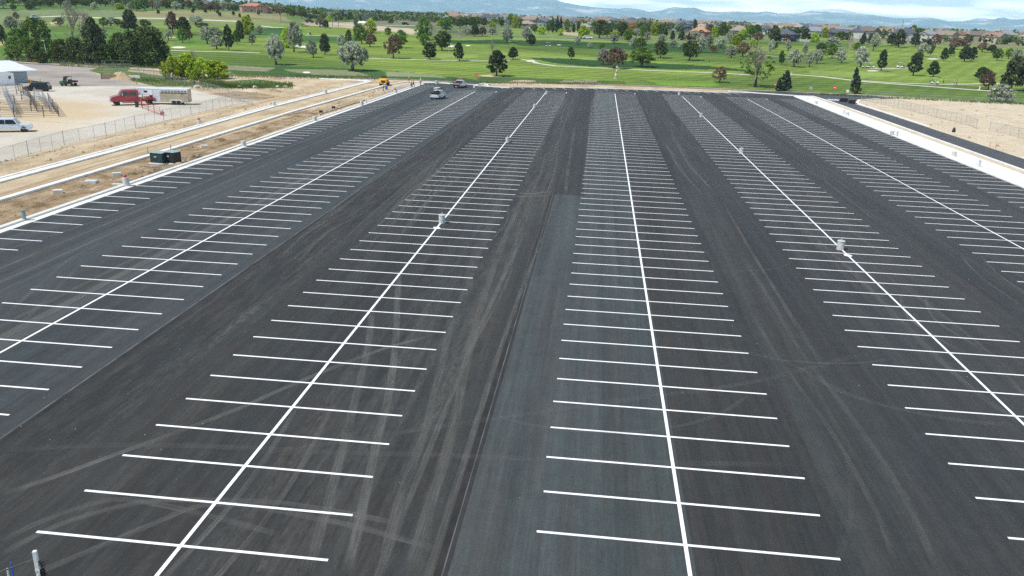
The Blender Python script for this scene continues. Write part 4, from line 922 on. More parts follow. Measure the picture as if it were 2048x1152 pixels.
def put_house(o, px, py, rz, label, group='houses of the suburb', s=1):
    p, dep = at(px, py); o.location = p+Vector((0, 0, -.2)); az = math.atan2(p.x, p.y); o.rotation_euler = (0, 0, -az+rz); o.scale = (s, s, s)
    tag(o, label, 'house', group); return dep
NEAR = [  # px, base py, width px, total height px, wall, roof, gable, label, rot
 (1399, 78, 37, 25, '9c6f58', 'a88667', 0, 'two-storey brick house with sandy orange hip roof behind the spruces'),
 (1379, 78, 13, 14, '9a6b52', 'a98c70', 1, 'small brick outbuilding with ochre roof right of the brick house'),
 (1374, 62, 20, 13, '565a63', '454b57', 0, 'house with dark slate roof just behind the brick house'),
 (1376, 54, 20, 10, '8b6f63', '8c7266', 0, 'low brown house behind the dark slate roof'),
 (1478, 74, 40, 22, '9a9388', '8f857c', 0, 'wide taupe-roofed house with white trimmed gable'),
 (1452, 62, 26, 12, 'b59d84', 'b3957c', 0, 'tan house partly hidden left of the taupe-roofed house'),
 (1053, 57, 38, 16, '7a6a5c', '948475', 0, 'wide low house with tan-brown roof and dark porch'),
 (1088, 51, 32, 11, 'a98a6e', 'aa8a70', 0, 'long house with an orange tiled roof left of the spruces'),
 (1001, 48, 33, 15, 'b9bcc0', '6e7480', 0, 'white-walled house with blue-grey roof at the course edge'),
 (966, 40, 26, 12, '8a9098', '6b7786', 0, 'grey-blue roofed house above the lime shrubs'),
 (906, 38, 16, 10, '9a8274', '7e6a60', 1, 'small brown gabled house above the dark hedge trees'),
 (943, 38, 14, 8, 'c3b89c', '948a76', 1, 'cream house with pale roof among the hedge trees'),
 (1170, 62, 28, 15, 'a3a096', '8d8c88', 0, 'grey-roofed house behind the lime trees'),
 (1182, 50, 14, 7, '5a6272', '4b5365', 1, 'small navy-roofed house above the grey roof'),
 (1221, 55, 14, 12, 'b7bcc0', '7b8290', 1, 'white and blue gabled house left of the dark round trees'),
 (1246, 50, 16, 10, 'a7aab0', '767c88', 1, 'blue-grey house between round trees and the yellow tree'),
 (1273, 50, 14, 8, 'c5c6c2', '8e9091', 0, 'pale flat-looking house beyond the yellow tree'),
 (1568, 82, 50, 23, '494f5b', '4c525e', 0, 'large dark navy-roofed house behind the pines'),
 (1584, 62, 22, 11, 'd0cfc9', '9a9c9e', 1, 'white gabled house above the navy roof'),
 (1620, 64, 38, 14, 'a69a88', 'a39788', 0, 'broad beige house beside the grey gable'),
 (1629, 74, 26, 20, '9ea0a0', '7c8088', 1, 'grey gabled house with white trim behind the pines'),
 (1650, 62, 32, 9, 'c29a7b', 'b68e74', 0, 'house with a terracotta hip roof behind the lime tree'),
 (1674, 76, 32, 18, '4b505a', '50565f', 1, 'dark slate-roofed house left of the maroon roof'),
 (1704, 72, 46, 15, 'bdb49f', '7b5850', 0, 'cream house with long maroon roof'),
 (1742, 68, 20, 12, '8c7a70', '8a7468', 0, 'brown-roofed house right of the maroon roof'),
 (1737, 86, 38, 16, '8d877e', '8a8078', 1, 'low taupe house half hidden by the bare tree'),
 (1791, 70, 18, 11, 'b3ab9c', 'a39a90', 0, 'beige house right of the lime tree'),
 (1819, 66, 20, 10, '7d5a50', '7a564c', 0, 'small maroon-roofed house by the bright green trees'),
 (1893, 81, 40, 19, 'b5ad98', '8b8a84', 0, 'beige two-storey house with white deck posts'),
 (1927, 70, 26, 11, 'a9adb0', '5c6472', 0, 'house with dark blue-grey hip roof above the beige house'),
 (1944, 83, 28, 13, '8c6f68', '7d5c56', 1, 'low maroon gabled house'),
 (1967, 82, 34, 19, '8a7470', '86584e', 1, 'house with a rusty red roof and two gables'),
 (1999, 80, 34, 18, 'c2b088', '50555f', 0, 'cream house with dark steep roof at the field edge'),
 (2032, 78, 38, 15, '8f948f', '7c8086', 0, 'wide grey-green house at the right edge'),
 (597, 31, 18, 11, '7c554c', '86625a', 1, 'small red-brown house at the foot of the left hill'),
 (622, 36, 36, 10, '6f6d66', '85827a', 0, 'low grey-roofed house with dark walls near the parked maroon car'),
]
for i, (px, py, w, h, wc, rc_, gb, lb) in enumerate(NEAR):
    dep = at(px, py)[1]; m = dep/F_PX; W_, H_ = w*m*.9, h*m; hw = H_*.60
    o = house(W_, max(8, min(W_*.8, 14)), hw, H_-hw, wc, rc_, 300+i, bool(gb)); put_house(o, px, py, random.uniform(-.35, .35), lb)
# hill houses
dep = at(511, 25)[1]; m = dep/F_PX
o = house(50*m, 13, 12.0*m, 6*m, 'b08a7c', 'b4776a', 11, False); put_house(o, 508, 24.5, .15, 'pink stucco hill house with terracotta roof and arched porch', 'houses on the left hill')
o = house(26*m, 10, 10*m, 5*m, '9a8078', 'b67c6c', 12, False); put_house(o, 531, 26, -.1, 'smaller stucco house with terracotta roof right of the pink hill house', 'houses on the left hill')
o = house(56*m, 12, 17*m, 6*m, 'cfc4b4', 'b8aa98', 13, False); put_house(o, 390, 16, .1, 'large cream mansion behind the trees on the hill crest', 'houses on the left hill')
# townhouse rows left of centre
TW = [('8b8f98', '5a606e'), ('a59d90', '757780'), ('c2b9a4', '4d5463'), ('767b84', '585c66'), ('b0a898', '6b6e78')]
k = 0
for i, px in enumerate(np.arange(660, 890, 15.5)):
    wc, rc_ = TW[i % 5]; py = 38.5+.033*(px-760)+(i % 2)*1.2; dep = at(px, py)[1]; m = dep/F_PX
    o = house(14.5*m, 9, 8.0*m, 4.0*m, wc, rc_, 40+i, bool(i % 2), True, 1, 'townhouse'); put_house(o, px, py, random.uniform(-.15, .15), f"{['slate blue', 'pale beige', 'cream', 'dark grey', 'sand coloured'][i%5]} townhouse, {nth(i, 15)} in the row beyond the dry field", 'townhouses beyond the dry field')
# white barn
o = house(19*.30, 4, 1.6, .7, 'd6d4cc', 'dcdcd8', 3, True, False, 0, 'barn'); p, dep = at(729, 52); o.location = p; o.scale = (1.1, 1.5, 1.3); tag(o, 'long low white barn roof beside the lime tree', 'barn')
# the suburb behind: prototypes copied
PROT = [('bdbab2', '7d7f82', 'pale', 'grey'), ('a39683', '83776b', 'tan', 'brown'), ('c2c0ba', '4c525e', 'white', 'navy'), ('948c80', '695f58', 'beige', 'umber'), ('a2a6a8', '5c6068', 'grey', 'slate'), ('b0a490', '8b7568', 'cream', 'rust-brown'), ('c4c2ba', '96938c', 'off-white', 'ash')]
protos = [house(13, 10, 5.2, 2.9, w_, r_, 70+i, bool(i % 2), True, 1) for i, (w_, r_, _, _) in enumerate(PROT)]
used = [False]*len(protos); rr = random.Random(12); cnt = defaultdict(list)
NB = {0: (40, 700, 830), 1: (64, 800, 1000), 2: (64, 1050, 1500)}
for band, (n, d0, d1) in NB.items():
    for i in range(n):
        px = 880+(2060-880)*(i+rr.uniform(.1, .9))/n
        ang = YAW+math.atan((px-1024)/F_PX); D = rr.uniform(d0, d1); x, y = D*math.sin(ang), D*math.cos(ang)
        if band == 0 and px < 1020: continue
        k = rr.randrange(len(protos)); pr = protos[k]
        o = pr if not used[k] else copy_tree(pr); used[k] = True
        o.location = (x, y, float(Hf(x, y))-.3); o.rotation_euler = (0, 0, -ang+rr.choice((0, 0, 1.57, -.5, .4))); s = rr.uniform(.85, 1.2)*(1.15 if band == 2 else 1); o.scale = (s, s, s)
        cnt[(k, band)].append((px, o))
BN = ['nearer', 'middle', 'farthest']
for (k, band), l in cnt.items():
    l.sort(key=lambda t: t[0])
    for i, (px, o) in enumerate(l):
        tag(o, f"{PROT[k][2]} house with {PROT[k][3]} roof, {nth(i, len(l))} of its kind in {BN[band]} suburb", 'house', 'far houses of the suburb')

# ---------------------------------------------------------------- vehicles (local +x = front, origin on the ground at the middle)
def wheel(parent, x, y, r, w, name='wheel'):
    s = 1 if y > 0 else -1
    t = MB().lathe([(r*.62, -w/2), (r*.93, -w/2), (r, -w/2+.04), (r, w/2-.04), (r*.93, w/2), (r*.62, w/2)], 20, (0, 0, 0), 'y').build('wheel', A['tyre'], parent, loc=(x, y, r))
    MB().lathe([(.02, -w/2*.8), (r*.6, -w/2*.98), (r*.6, w/2*.98), (.02, w/2*.8)], 14, (0, 0, 0), 'y').build('rim', A['rim'], t)
    return t
def glass(parent, pts, name='window', m=None):
    mb = MB(); n = len(pts); mb.add(pts, [tuple(range(n))]); o = mb.build(name, m or A['glass'], parent); return o
def lamps(parent, x, y, z, w, h, m, name):
    for s in (-1, 1): MB().box(x-.04, x+.04, s*y-w/2, s*y+w/2, z-h/2, z+h/2).build(name, m, parent, bevel=.01)
A['lampw'] = mat('headlight_lens', (.7, .72, .74), .15, var=.05); A['lampr'] = mat('tail_light_lens', (.4, .01, .01), .25, var=.05)
def side_glass(parent, quads, hw, tz, off=.012):
    for q in quads:
        for s in (-1, 1):
            pts = [(x, s*(hw*tz(z)+off), z) for x, z in q]; glass(parent, pts if s < 0 else pts[::-1])
def car(name, paint, L=4.9, Wd=1.95, H=1.8, kind='suv'):
    o = empty(name, (0, 0, 0)); hw = Wd/2; b = L/2; zb = .95; r = .38
    tz = lambda z: 1.0 if z <= zb else 1-.2*(z-zb)/(H-zb)
    if kind == 'suv': prof = [(-b, .45), (-b+.02, 1.0), (-b+.28, H-.08), (-b+.6, H), (b-2.15, H), (b-1.9, H-.06), (b-1.25, 1.05), (b-.25, .95), (b, .8), (b, .45), (b-.1, .32), (-b+.1, .32)]
    elif kind == 'pickup': prof = [(-b, .5), (-b, 1.1), (-b+1.9, 1.1), (-b+1.95, 1.1), (-b+2.0, H-.05), (-b+2.2, H), (b-2.3, H), (b-2.1, H-.06), (b-1.5, 1.18), (b-.2, 1.08), (b, .95), (b, .5), (b-.1, .4), (-b+.1, .4)]
    else: prof = [(-b, .4), (-b, .85), (-b+.5, .95), (-b+1.1, H), (b-2.2, H), (b-1.3, .92), (b-.2, .8), (b, .6), (b, .35), (-b, .35)]
    if kind == 'pickup': zb = 1.15; r = .43
    MB().prism(prof, -hw, hw, tz).build('body', paint, o, bevel=.05)
    if kind == 'suv':
        side_glass(o, [[(-b+.45, 1.08), (-b+1.1, 1.08), (-b+1.1, H-.16), (-b+.62, H-.16)], [(-b+1.2, 1.08), (-b+2.1, 1.08), (-b+2.1, H-.16), (-b+1.2, H-.16)], [(-b+2.2, 1.08), (b-1.45, 1.08), (b-1.95, H-.16), (-b+2.2, H-.16)]], hw, tz)
        y0, y1 = hw*.86, hw*.78; glass(o, [(b-1.24, -y0, 1.1), (b-1.24, y0, 1.1), (b-1.83, y1, H-.1), (b-1.83, -y1, H-.1)], 'windscreen'); glass(o, [(-b+.01, -y0, 1.1), (-b+.01, y0, 1.1), (-b+.24, y1, H-.15), (-b+.24, -y1, H-.15)], 'rear_window')
    elif kind == 'pickup':
        side_glass(o, [[(-b+2.12, 1.22), (-b+3.0, 1.22), (-b+3.0, H-.16), (-b+2.16, H-.16)], [(-b+3.1, 1.22), (b-1.72, 1.22), (b-2.17, H-.16), (-b+3.1, H-.16)]], hw, tz)
        y0, y1 = hw*.87, hw*.78; glass(o, [(b-1.5, -y0, 1.24), (b-1.5, y0, 1.24), (b-2.04, y1, H-.1), (b-2.04, -y1, H-.1)], 'windscreen'); glass(o, [(-b+1.94, -y1, 1.25), (-b+1.94, y1, 1.25), (-b+1.97, y1, H-.12), (-b+1.97, -y1, H-.12)], 'rear_window')
        MB().box(-b+.1, -b+1.85, -hw+.12, hw-.12, 1.08, 1.112).build('cargo_bed', A['black'], o)
    else: side_glass(o, [[(-b+.75, .98), (b-1.4, .98), (b-2.1, H-.1), (-b+1.1, H-.1)]], hw, tz)
    lamps(o, b-.02, hw-.28, .78 if kind != 'pickup' else .92, .34, .18, A['lampw'], 'headlight'); lamps(o, -b+.02, hw-.16, .95, .16, .34, A['lampr'], 'tail_light')
    MB().box(b-.04, b+.08, -hw+.08, hw-.08, .38, .58).build('bumper', A['chrome'] if kind == 'pickup' else A['black'], o, bevel=.03)
    for s in (-1, 1):
        MB().box(b-1.75, b-1.6, s*(hw+.02), s*(hw+.24), 1.08, 1.26).build('mirror', paint, o, bevel=.03)
        wheel(o, b-.95, s*(hw-.14), r, .28); wheel(o, -b+1.0, s*(hw-.14), r, .28)
    return o
def place2(o, front, rear, z=0.0, wpos=None):
    f, r = flat(*front), flat(*rear); o.location = ((f[0]+r[0])/2, (f[1]+r[1])/2, z); o.rotation_euler = (0, 0, math.atan2(f[1]-r[1], f[0]-r[0]))
def bearing(px): return YAW+math.atan((px-1024)/F_PX)
def place(o, px, py, rel=0.0, s=1):
    p, _ = at(px, py); o.location = p; o.rotation_euler = (0, 0, -bearing(px)+rel); o.scale = (s, s, s)
o = car('suv', A['blackpaint'], 5.3, 2.0, 1.9); place2(o, (50, 181), (101, 182), -.045); tag(o, 'black SUV parked facing left beside the metal pens', 'car')
o = car('pickup_truck', A['silver'], 6.3, 2.1, 2.0, 'pickup'); place2(o, (47, 262), (-14, 263), -.045); tag(o, 'silver-white crew cab pickup cut by the left edge below the pens', 'pickup truck')
def redtruck():
    o = empty('crew_cab_truck', (0, 0, 0)); hw = 1.2
    tz = lambda z: 1.0 if z < 1.7 else 1-.1*(z-1.7)
    MB().prism([(3.75, .75), (3.85, 1.25), (3.6, 1.6), (2.25, 1.95), (1.75, 2.75), (1.5, 2.95), (-.9, 2.98), (-1.15, 2.85), (-1.2, .75)], -hw, hw, tz).build('cab', A['red'], o, bevel=.07)
    side_glass(o, [[(.75, 1.85), (1.95, 1.85), (1.6, 2.6), (.75, 2.6)], [(-.75, 1.85), (.45, 1.85), (.45, 2.6), (-.75, 2.6)]], hw, tz)
    glass(o, [(2.24, -1.0, 1.99), (2.24, 1.0, 1.99), (1.79, .95, 2.72), (1.79, -.95, 2.72)], 'windscreen')
    MB().box(-4.1, -1.2, -1.15, 1.15, 1.0, 1.28).build('flatbed', A['red'], o, bevel=.03)
    MB().box(-2.9, -1.4, -.75, .75, 1.28, 1.42).build('deck_plate', A['steel'], o)
    MB().box(-4.0, 3.5, -.45, .45, .62, .98).build('chassis', A['black'], o)
    for s in (-1, 1):
        MB().prism([(-4.25, .75), (-4.1, 1.2), (-3.7, 1.5), (-2.5, 1.5), (-2.1, 1.2), (-2.0, 1.0), (-2.3, 1.05), (-2.7, 1.32), (-3.5, 1.32), (-3.9, 1.05), (-4.0, .75)], s*.72-.45, s*.72+.45).build('rear_fender', A['red'], o, bevel=.03)
        MB().box(-1.1, 1.9, s*1.05, s*1.3, .45, .62).build('running_board', A['red'], o, bevel=.02)
        MB().tube((-1.05, s*.98, 1.2), (-1.05, s*.98, 3.1), .07).build('exhaust_stack', A['chrome'], o)
        MB().box(1.7, 1.82, s*1.3, s*1.5, 1.9, 2.4).build('mirror', A['chrome'], o)
        wheel(o, 2.75, s*1.0, .50, .32); wheel(o, -3.1, s*.92, .50, .52)
        MB().box(3.55, 3.72, s*.85-.18, s*.85+.18, 1.15, 1.38).build('headlight', A['lampw'], o, bevel=.02)
    MB().box(3.8, 3.98, -1.15, 1.15, .55, .98).build('bumper', A['chrome'], o, bevel=.05)
    MB().box(3.82, 3.9, -.5, .5, 1.0, 1.45).build('grille', A['chrome'], o)
    return o
o = redtruck(); place2(o, (226, 210), (302, 208), -.045); tag(o, 'glossy red crew cab flatbed truck with chrome bumper, hitched to the trailer', 'truck')
def trailer():
    o = empty('livestock_trailer', (0, 0, 0)); hw = 1.2; L = 9.6; b = L/2
    MB().box(b-2.9, b-.05, -hw, hw, 1.75, 3.05).build('nose', A['white'], o, bevel=.08)
    MB().box(b-4.3, b-2.9, -hw, hw, .5, 3.05).build('front_compartment', A['silver'], o, bevel=.04)
    MB().box(-b, b-4.3, -hw, hw, .5, 2.98).build('body', A['alu'], o, bevel=.04)
    MB().box(-b+.02, b-4.32, -hw-.02, hw+.02, 2.5, 2.99).build('upper_panel', A['silver'], o)
    MB().box(-b, b-.1, -hw-.04, hw+.04, 2.99, 3.07).build('roof', A['roofw'], o, bevel=.02)
    for s in (-1, 1):
        for k in range(8):
            for z in (2.28, 2.66): MB().box(-b+.18+k*.62, -b+.68+k*.62, s*(hw+.005), s*(hw+.035), z-.09, z+.07).build('vent_slot', A['black'], o)
        MB().box(b-1.9, b-1.3, s*(hw+.005), s*(hw+.03), 2.3, 2.65).build('window', A['glass'], o)
        MB().prism([(-b+1.0, .5), (-b+1.3, .98), (-b+3.3, .98), (-b+3.6, .5), (-b+3.45, .5), (-b+3.2, .88), (-b+1.4, .88), (-b+1.15, .5)], s*(hw+.14)-.14, s*(hw+.14)+.14).build('fender', A['white'], o)
        wheel(o, -b+1.85, s*(hw+.1), .38, .25); wheel(o, -b+2.75, s*(hw+.1), .38, .25)
        MB().box(-b-.03, -b+.0, s*1.0-.08, s*1.0+.08, .7, .95).build('tail_light', A['lampr'], o)
    MB().prism([(b-2.95, .55), (b-2.45, 1.75), (b-2.1, 1.75), (b-2.9, .45)], -.9, .9).build('gooseneck_brace', A['black'], o)
    MB().tube((b-.55, 0, 1.3), (b-.55, 0, 1.8), .09).build('hitch', A['steel'], o)
    return o
o = trailer(); place2(o, (286, 206.5), (376, 208.5), -.045); tag(o, 'white and aluminium gooseneck livestock trailer behind the red truck', 'trailer')
def utv():
    o = empty('utility_vehicle', (0, 0, 0)); hw = .78
    MB().prism([(1.55, .45), (1.6, .85), (1.45, 1.0), (.75, 1.12), (.65, .5), (.6, .4), (1.4, .36)], -hw, hw).build('hood', A['greenp'], o, bevel=.05)
    MB().box(-.35, .7, -hw, hw, .42, .62).build('floor_pan', A['black'], o, bevel=.03)
    MB().box(-.3, .1, -.65, .65, .62, .95).build('bench_seat', A['black'], o, bevel=.05)
    MB().box(-.38, -.25, -.65, .65, .9, 1.35).build('seat_back', A['black'], o, bevel=.05)
    MB().box(-.42, .6, -hw, hw, 1.88, 1.95).build('roof', A['black'], o, bevel=.03)
    f = MB()
    for s in (-1, 1): f.tube((.72, s*.72, 1.1), (.5, s*.7, 1.9), .03); f.tube((-.4, s*.72, .6), (-.4, s*.7, 1.9), .03); f.tube((-.4, s*.71, 1.25), (.6, s*.71, 1.15), .02)
    f.build('roll_cage', A['black'], o)
    glass(o, [(.76, -.68, 1.14), (.76, .68, 1.14), (.55, .66, 1.86), (.55, -.66, 1.86)], 'windscreen')
    c = MB(); c.box(-1.6, -.45, -hw, hw, .78, .84); c.box(-1.6, -1.55, -hw, hw, .84, 1.12); c.box(-.5, -.45, -hw, hw, .84, 1.12); c.box(-1.6, -.45, -hw, -hw+.05, .84, 1.12); c.box(-1.6, -.45, hw-.05, hw, .84, 1.12); c.build('cargo_box', A['black'], o)
    for x in (1.05, -1.05):
        for s in (-1, 1): wheel(o, x, s*.66, .32, .26)
    return o
o = utv(); place2(o, (124, 171), (152, 172), -.03); o.scale = (1.12, 1.12, 1.12); tag(o, 'small green utility vehicle with black cargo box on the yard road', 'utility vehicle')
def service(name, extra):
    o = car(name, A['silver'], 5.9, 2.05, 1.95, 'pickup')
    r = MB()
    for x in (-2.85, -1.0, 1.0):
        for s in (-1, 1): r.tube((x, s*.95, 1.05 if x < 0 else 1.9), (x, s*.92, 2.35), .035)
        r.tube((x, -.92, 2.35), (x, .92, 2.35), .03)
    for s in (-1, 1): r.tube((-2.9, s*.92, 2.35), (1.4, s*.92, 2.35), .03)
    r.build('ladder_rack', A['black'], o)
    return o
o = service('service_truck', 0)
c = MB(); c.box(-2.4, .9, .05, .4, 2.39, 2.55); c.box(-2.2, .7, -.35, -.12, 2.39, 2.5); c.build('roof_load', A['sand'], o)
MB().box(-2.7, -1.2, -.8, .8, 1.1, 1.6).build('tool_box', A['black'], o, bevel=.03)
p = flat(872, 199); o.location = (p[0], p[1]+2.5, 0); o.rotation_euler = (0, 0, math.pi/2-.12); tag(o, 'white pickup with tan load on its roof rack, nearer on the aisle', 'service truck', 'work trucks parked in the far aisle')
o = service('service_truck', 1)
c = MB(); c.box(-2.6, -1.1, -.85, .85, 1.1, 1.5); c.build('machine_load', A['maroon'], o)
c = MB(); c.box(-2.3, .5, -.7, -.4, 2.39, 2.5); c.build('roof_load', A['wood'], o); MB().box(-3.1, -2.7, -.95, .95, .5, 1.0).build('tail_lift', A['black'], o)
p = flat(917, 176); o.location = (p[0], p[1]+2.5, 0); o.rotation_euler = (0, 0, math.pi/2-.18); tag(o, 'pickup with red machinery in its open bed, farther truck by the road', 'service truck', 'work trucks parked in the far aisle')
def skid():
    o = empty('skid_steer_loader', (0, 0, 0))
    MB().prism([(-1.45, .5), (-1.5, 1.5), (-1.1, 1.75), (-.2, 1.7), (.9, 1.0), (1.0, .45)], -.72, .72).build('body', A['yellow'], o, bevel=.05)
    c = MB(); c.box(-.75, .75, -.55, .55, 2.15, 2.28); c.build('cab_roof', A['black'], o, bevel=.04)
    c = MB()
    for x in (-.7, .7):
        for s in (-1, 1): c.box(x-.05, x+.05, s*.52-.04, s*.52+.04, .9, 2.16)
    c.build('cab_frame', A['black'], o); glass(o, [(-.72, -.46, 1.5), (-.72, .46, 1.5), (-.72, .46, 1.92), (-.72, -.46, 1.92)], 'rear_window')
    MB().box(-1.53, -1.5, -.45, .45, .75, 1.3).build('engine_grille', A['black'], o)
    for s in (-1, 1):
        MB().prism([(-1.3, 1.55), (-1.1, 1.75), (1.0, 1.15), (1.5, .5), (1.35, .4), (.85, 1.0)], s*.85-.08, s*.85+.08).build('lift_arm', A['yellow'], o, bevel=.02)
        for x in (-.75, .55): wheel(o, x, s*.86, .40, .3)
    MB().prism([(1.4, .1), (2.1, .08), (2.15, .14), (1.55, .2), (1.6, .75), (1.45, .75)], -.95, .95).build('bucket', A['darksteel'], o)
    return o
o = skid(); place(o, 769, 171.5, math.pi/2-.2, 1.15); tag(o, 'yellow skid steer loader with black cab on the dirt road bed', 'loader')
def cart(body='white'):
    o = empty('golf_cart', (0, 0, 0)); m = A[body]
    MB().prism([(1.1, .35), (1.15, .75), (.8, .92), (.62, .5), (-.2, .42), (-.25, .7), (-1.05, .75), (-1.15, .4)], -.58, .58).build('body', m, o, bevel=.05)
    MB().box(-.35, .1, -.52, .52, .62, .78).build('seat', A['black'], o, bevel=.04); MB().box(-.45, -.33, -.52, .52, .8, 1.15).build('seat_back', A['black'], o, bevel=.03)
    f = MB()
    for x, zb in ((.75, .85), (-.6, .7)):
        for s in (-1, 1): f.tube((x, s*.5, zb), (x-.12, s*.52, 1.85), .02)
    f.build('roof_strut', A['black'], o); MB().box(-.95, .85, -.6, .6, 1.84, 1.9).build('roof', m, o, bevel=.02)
    MB().box(-1.3, -.95, -.42, .42, .55, 1.05).build('golf_bags', A['black'], o, bevel=.06)
    for x in (.75, -.75):
        for s in (-1, 1): wheel(o, x, s*.48, .23, .18)
    return o
cp = None
for px, py, rel, lb in ((1868, 168.5, .15, 'golf cart with white roof on the path near the golfer walking'), (1729, 136, .1, 'left cart of the pair under the silver tree'), (1741, 136.5, .2, 'right cart of the pair under the silver tree'), (1800, 136, math.pi-.2, 'dark-fronted golf cart on the path left of the juniper'), (619, 70.5, 1.9, 'white golf cart seen end-on on the left fairway path'), (1096, 94, .1, 'white golf cart on the rough near the centre'), (609, 53, .3, 'tiny golf cart beside others at the foot of the left hill'), (2038, 72, 2.2, 'pale golf cart at the far right field edge')):
    if cp is None: cp = cart(); o = cp
    else: o = copy_tree(cp)
    place(o, px, py, rel, 1.15); tag(o, lb, 'golf cart', 'golf carts on the course')
for px, py, rel, mt, lb, k, sc in ((72, 37, .1, 'white', 'white van-like car on the road across the left hillside', 'suv', 1.15), (619, 45.5, .4, 'maroon', 'maroon car parked at the foot of the left hill', 'suv', 1.2), (1175, 77.5, 0, 'white', 'white sedan parked on the road before the lime trees', 'sedan', 1.2), (811, 50, .1, 'blackpaint', 'dark car on the lane through the dry field', 'suv', 1.1)):
    o = car('parked_car', A[mt], 4.9, 1.9, 1.5 if k == 'sedan' else 1.8, k); place(o, px, py, rel, sc); tag(o, lb, 'car')

# ---------------------------------------------------------------- people
def skin_mesh(name, nodes, edges, m, parent, sub=1):
    me = bpy.data.meshes.new(name); me.from_pydata([n[0] for n in nodes], edges, []); o = bpy.data.objects.new(name, me); C.objects.link(o)
    md = o.modifiers.new('skin', 'SKIN'); md.use_smooth_shade = True
    for i, n in enumerate(nodes): me.skin_vertices[0].data[i].radius = (n[1], n[1]*(n[2] if len(n) > 2 else 1)); me.skin_vertices[0].data[i].use_root = (i == 0)
    s = o.modifiers.new('sub', 'SUBSURF'); s.levels = sub; s.render_levels = sub
    dg = bpy.context.evaluated_depsgraph_get(); nm = bpy.data.meshes.new_from_object(o.evaluated_get(dg)); nm.name = name
    bpy.data.objects.remove(o); nm.materials.clear(); nm.materials.append(m)
    return link(name, nm, parent)
def person(px, py, rel, top, trousers, hat, label, pose='stand', group=None, flatz=None):
    o = empty('person', (0, 0, 0)); lean = {'stand': 0, 'walk': .06, 'bend': .55}[pose]
    P = Vector((0, 0, .93)); up = Vector((math.sin(lean), 0, math.cos(lean)))
    ch = P+up*.30; nk = P+up*.52; hd = P+up*.60+Vector((.02, 0, .0)); ht = hd+up*.17+Vector((.02, 0, 0))
    st = {'stand': .05, 'walk': .26, 'bend': .12}[pose]
    nodes = [(P, .13, 1.2), (ch, .145, 1.2), (nk, .065), (hd, .075, 1.1), (ht, .07, 1.1), (hd+Vector((.10, 0, .06)), .018)]
    edges = [(0, 1), (1, 2), (2, 3), (3, 4), (3, 5)]
    legs, arms = [], []
    for s, f in ((1, st), (-1, -st)):
        k = len(nodes); hip = P+Vector((0, s*.10, -.05)); knee = Vector((f*.6+.03, s*.11, .50)); an = Vector((f, s*.11, .09)); toe = an+Vector((.19, 0, -.05))
        nodes += [(hip, .092), (knee, .058), (an, .040), (toe, .032)]; edges += [(0, k), (k, k+1), (k+1, k+2), (k+2, k+3)]; legs.append((hip, knee, an))
        k = len(nodes); sh = P+up*.46+Vector((0, s*.19, 0)); sw = -f*.5
        el = sh+Vector((sw*.6+.04, s*.06, -.28)) if pose != 'bend' else sh+Vector((.10, s*.03, -.27)); wr = el+Vector((.13+sw*.4, -s*.02, -.22)) if pose != 'bend' else el+Vector((.08, 0, -.24))
        pl = wr+(wr-el).normalized()*.09
        nodes += [(sh, .058), (el, .040), (wr, .027), (pl, .032, .6)]; edges += [(1, k), (k, k+1), (k+1, k+2), (k+2, k+3)]; arms.append((sh, el, wr))
        dr = (wr-el).normalized(); sd = Vector((1, 0, .2)).normalized()
        for q, ln in enumerate((.070, .080, .074, .058)):
            c0 = pl+sd*(.027-.018*q)+dr*.01; m1 = c0+dr*ln*.55; m2 = m1+dr*ln*.4+Vector((0, -s*.02, 0)); kk = len(nodes); nodes += [(c0, .009), (m1, .009), (m2, .007)]; edges += [(k+3, kk), (kk, kk+1), (kk+1, kk+2)]
        kk = len(nodes); nodes += [(wr+dr*.04+sd*.035, .010), (wr+dr*.085+sd*.055, .008)]; edges += [(k+2, kk), (kk, kk+1)]
    skin_mesh('body', nodes, edges, A['skin'], o)
    n2 = [(P+up*.02, .150, 1.2), (ch, .165, 1.2), (nk-up*.04, .08)]; e2 = [(0, 1), (1, 2)]
    for sh, el, wr in arms: k = len(n2); n2 += [(sh, .072), (sh.lerp(el, .75), .056)]; e2 += [(1, k), (k, k+1)]
    skin_mesh('shirt', n2, e2, A[top], o)
    n3 = [(P, .142, 1.2)]; e3 = []
    for hip, knee, an in legs: k = len(n3); n3 += [(hip, .105), (knee, .074), (an, .060)]; e3 += [(0, k), (k, k+1), (k+1, k+2)]
    skin_mesh('trousers', n3, e3, A[trousers], o)
    for _, _, an in legs: MB().box(an.x-.07, an.x+.22, an.y-.05, an.y+.05, 0, .10).build('boot', A['black'], o, bevel=.03)
    c = ht+Vector((-.01, 0, -.02)); MB().lathe([(.145, 0), (.14, .015), (.108, .03), (.10, .08), (.06, .12), (.01, .135)], 14, c).build('hard_hat' if hat in ('lime', 'white', 'orange') else 'hair', A[hat], o, smooth=True)
    place(o, px, py, rel, 1.06); 
    if flatz is not None: q = flat(px, py); o.location = (q[0], q[1], flatz)
    return tag(o, label, 'person', group)
G1 = 'workers at the far corner of the lot'
person(818, 165, .3, 'orange', 'jean', 'orange', 'worker in a coral-orange vest standing farthest back by the island', 'stand', G1, 0.0)
person(822.5, 175, -.4, 'lime', 'jean', 'orange', 'worker in a yellow-orange vest at the lot kerb, left of the close pair', 'stand', G1, 0.0)
person(827, 174, 2.6, 'orange', 'jean', 'orange', 'worker in dark trousers and orange vest, right of the close pair', 'walk', G1, 0.0)
person(841, 170.5, .8, 'lime', 'jean', 'white', 'worker in lime vest and white hard hat striding alone on the kerb', 'walk', G1, 0.0)
person(766.5, 181.5, .5, 'orange', 'jean', 'white', 'worker bending over beside the blue barrel on the dirt', 'bend', G1, -.03)
G2 = 'golfers on the course'
person(1886, 168, .2, 'black', 'black', 'hair', 'dark-clothed golfer standing on the path right of the cart', 'stand', G2)
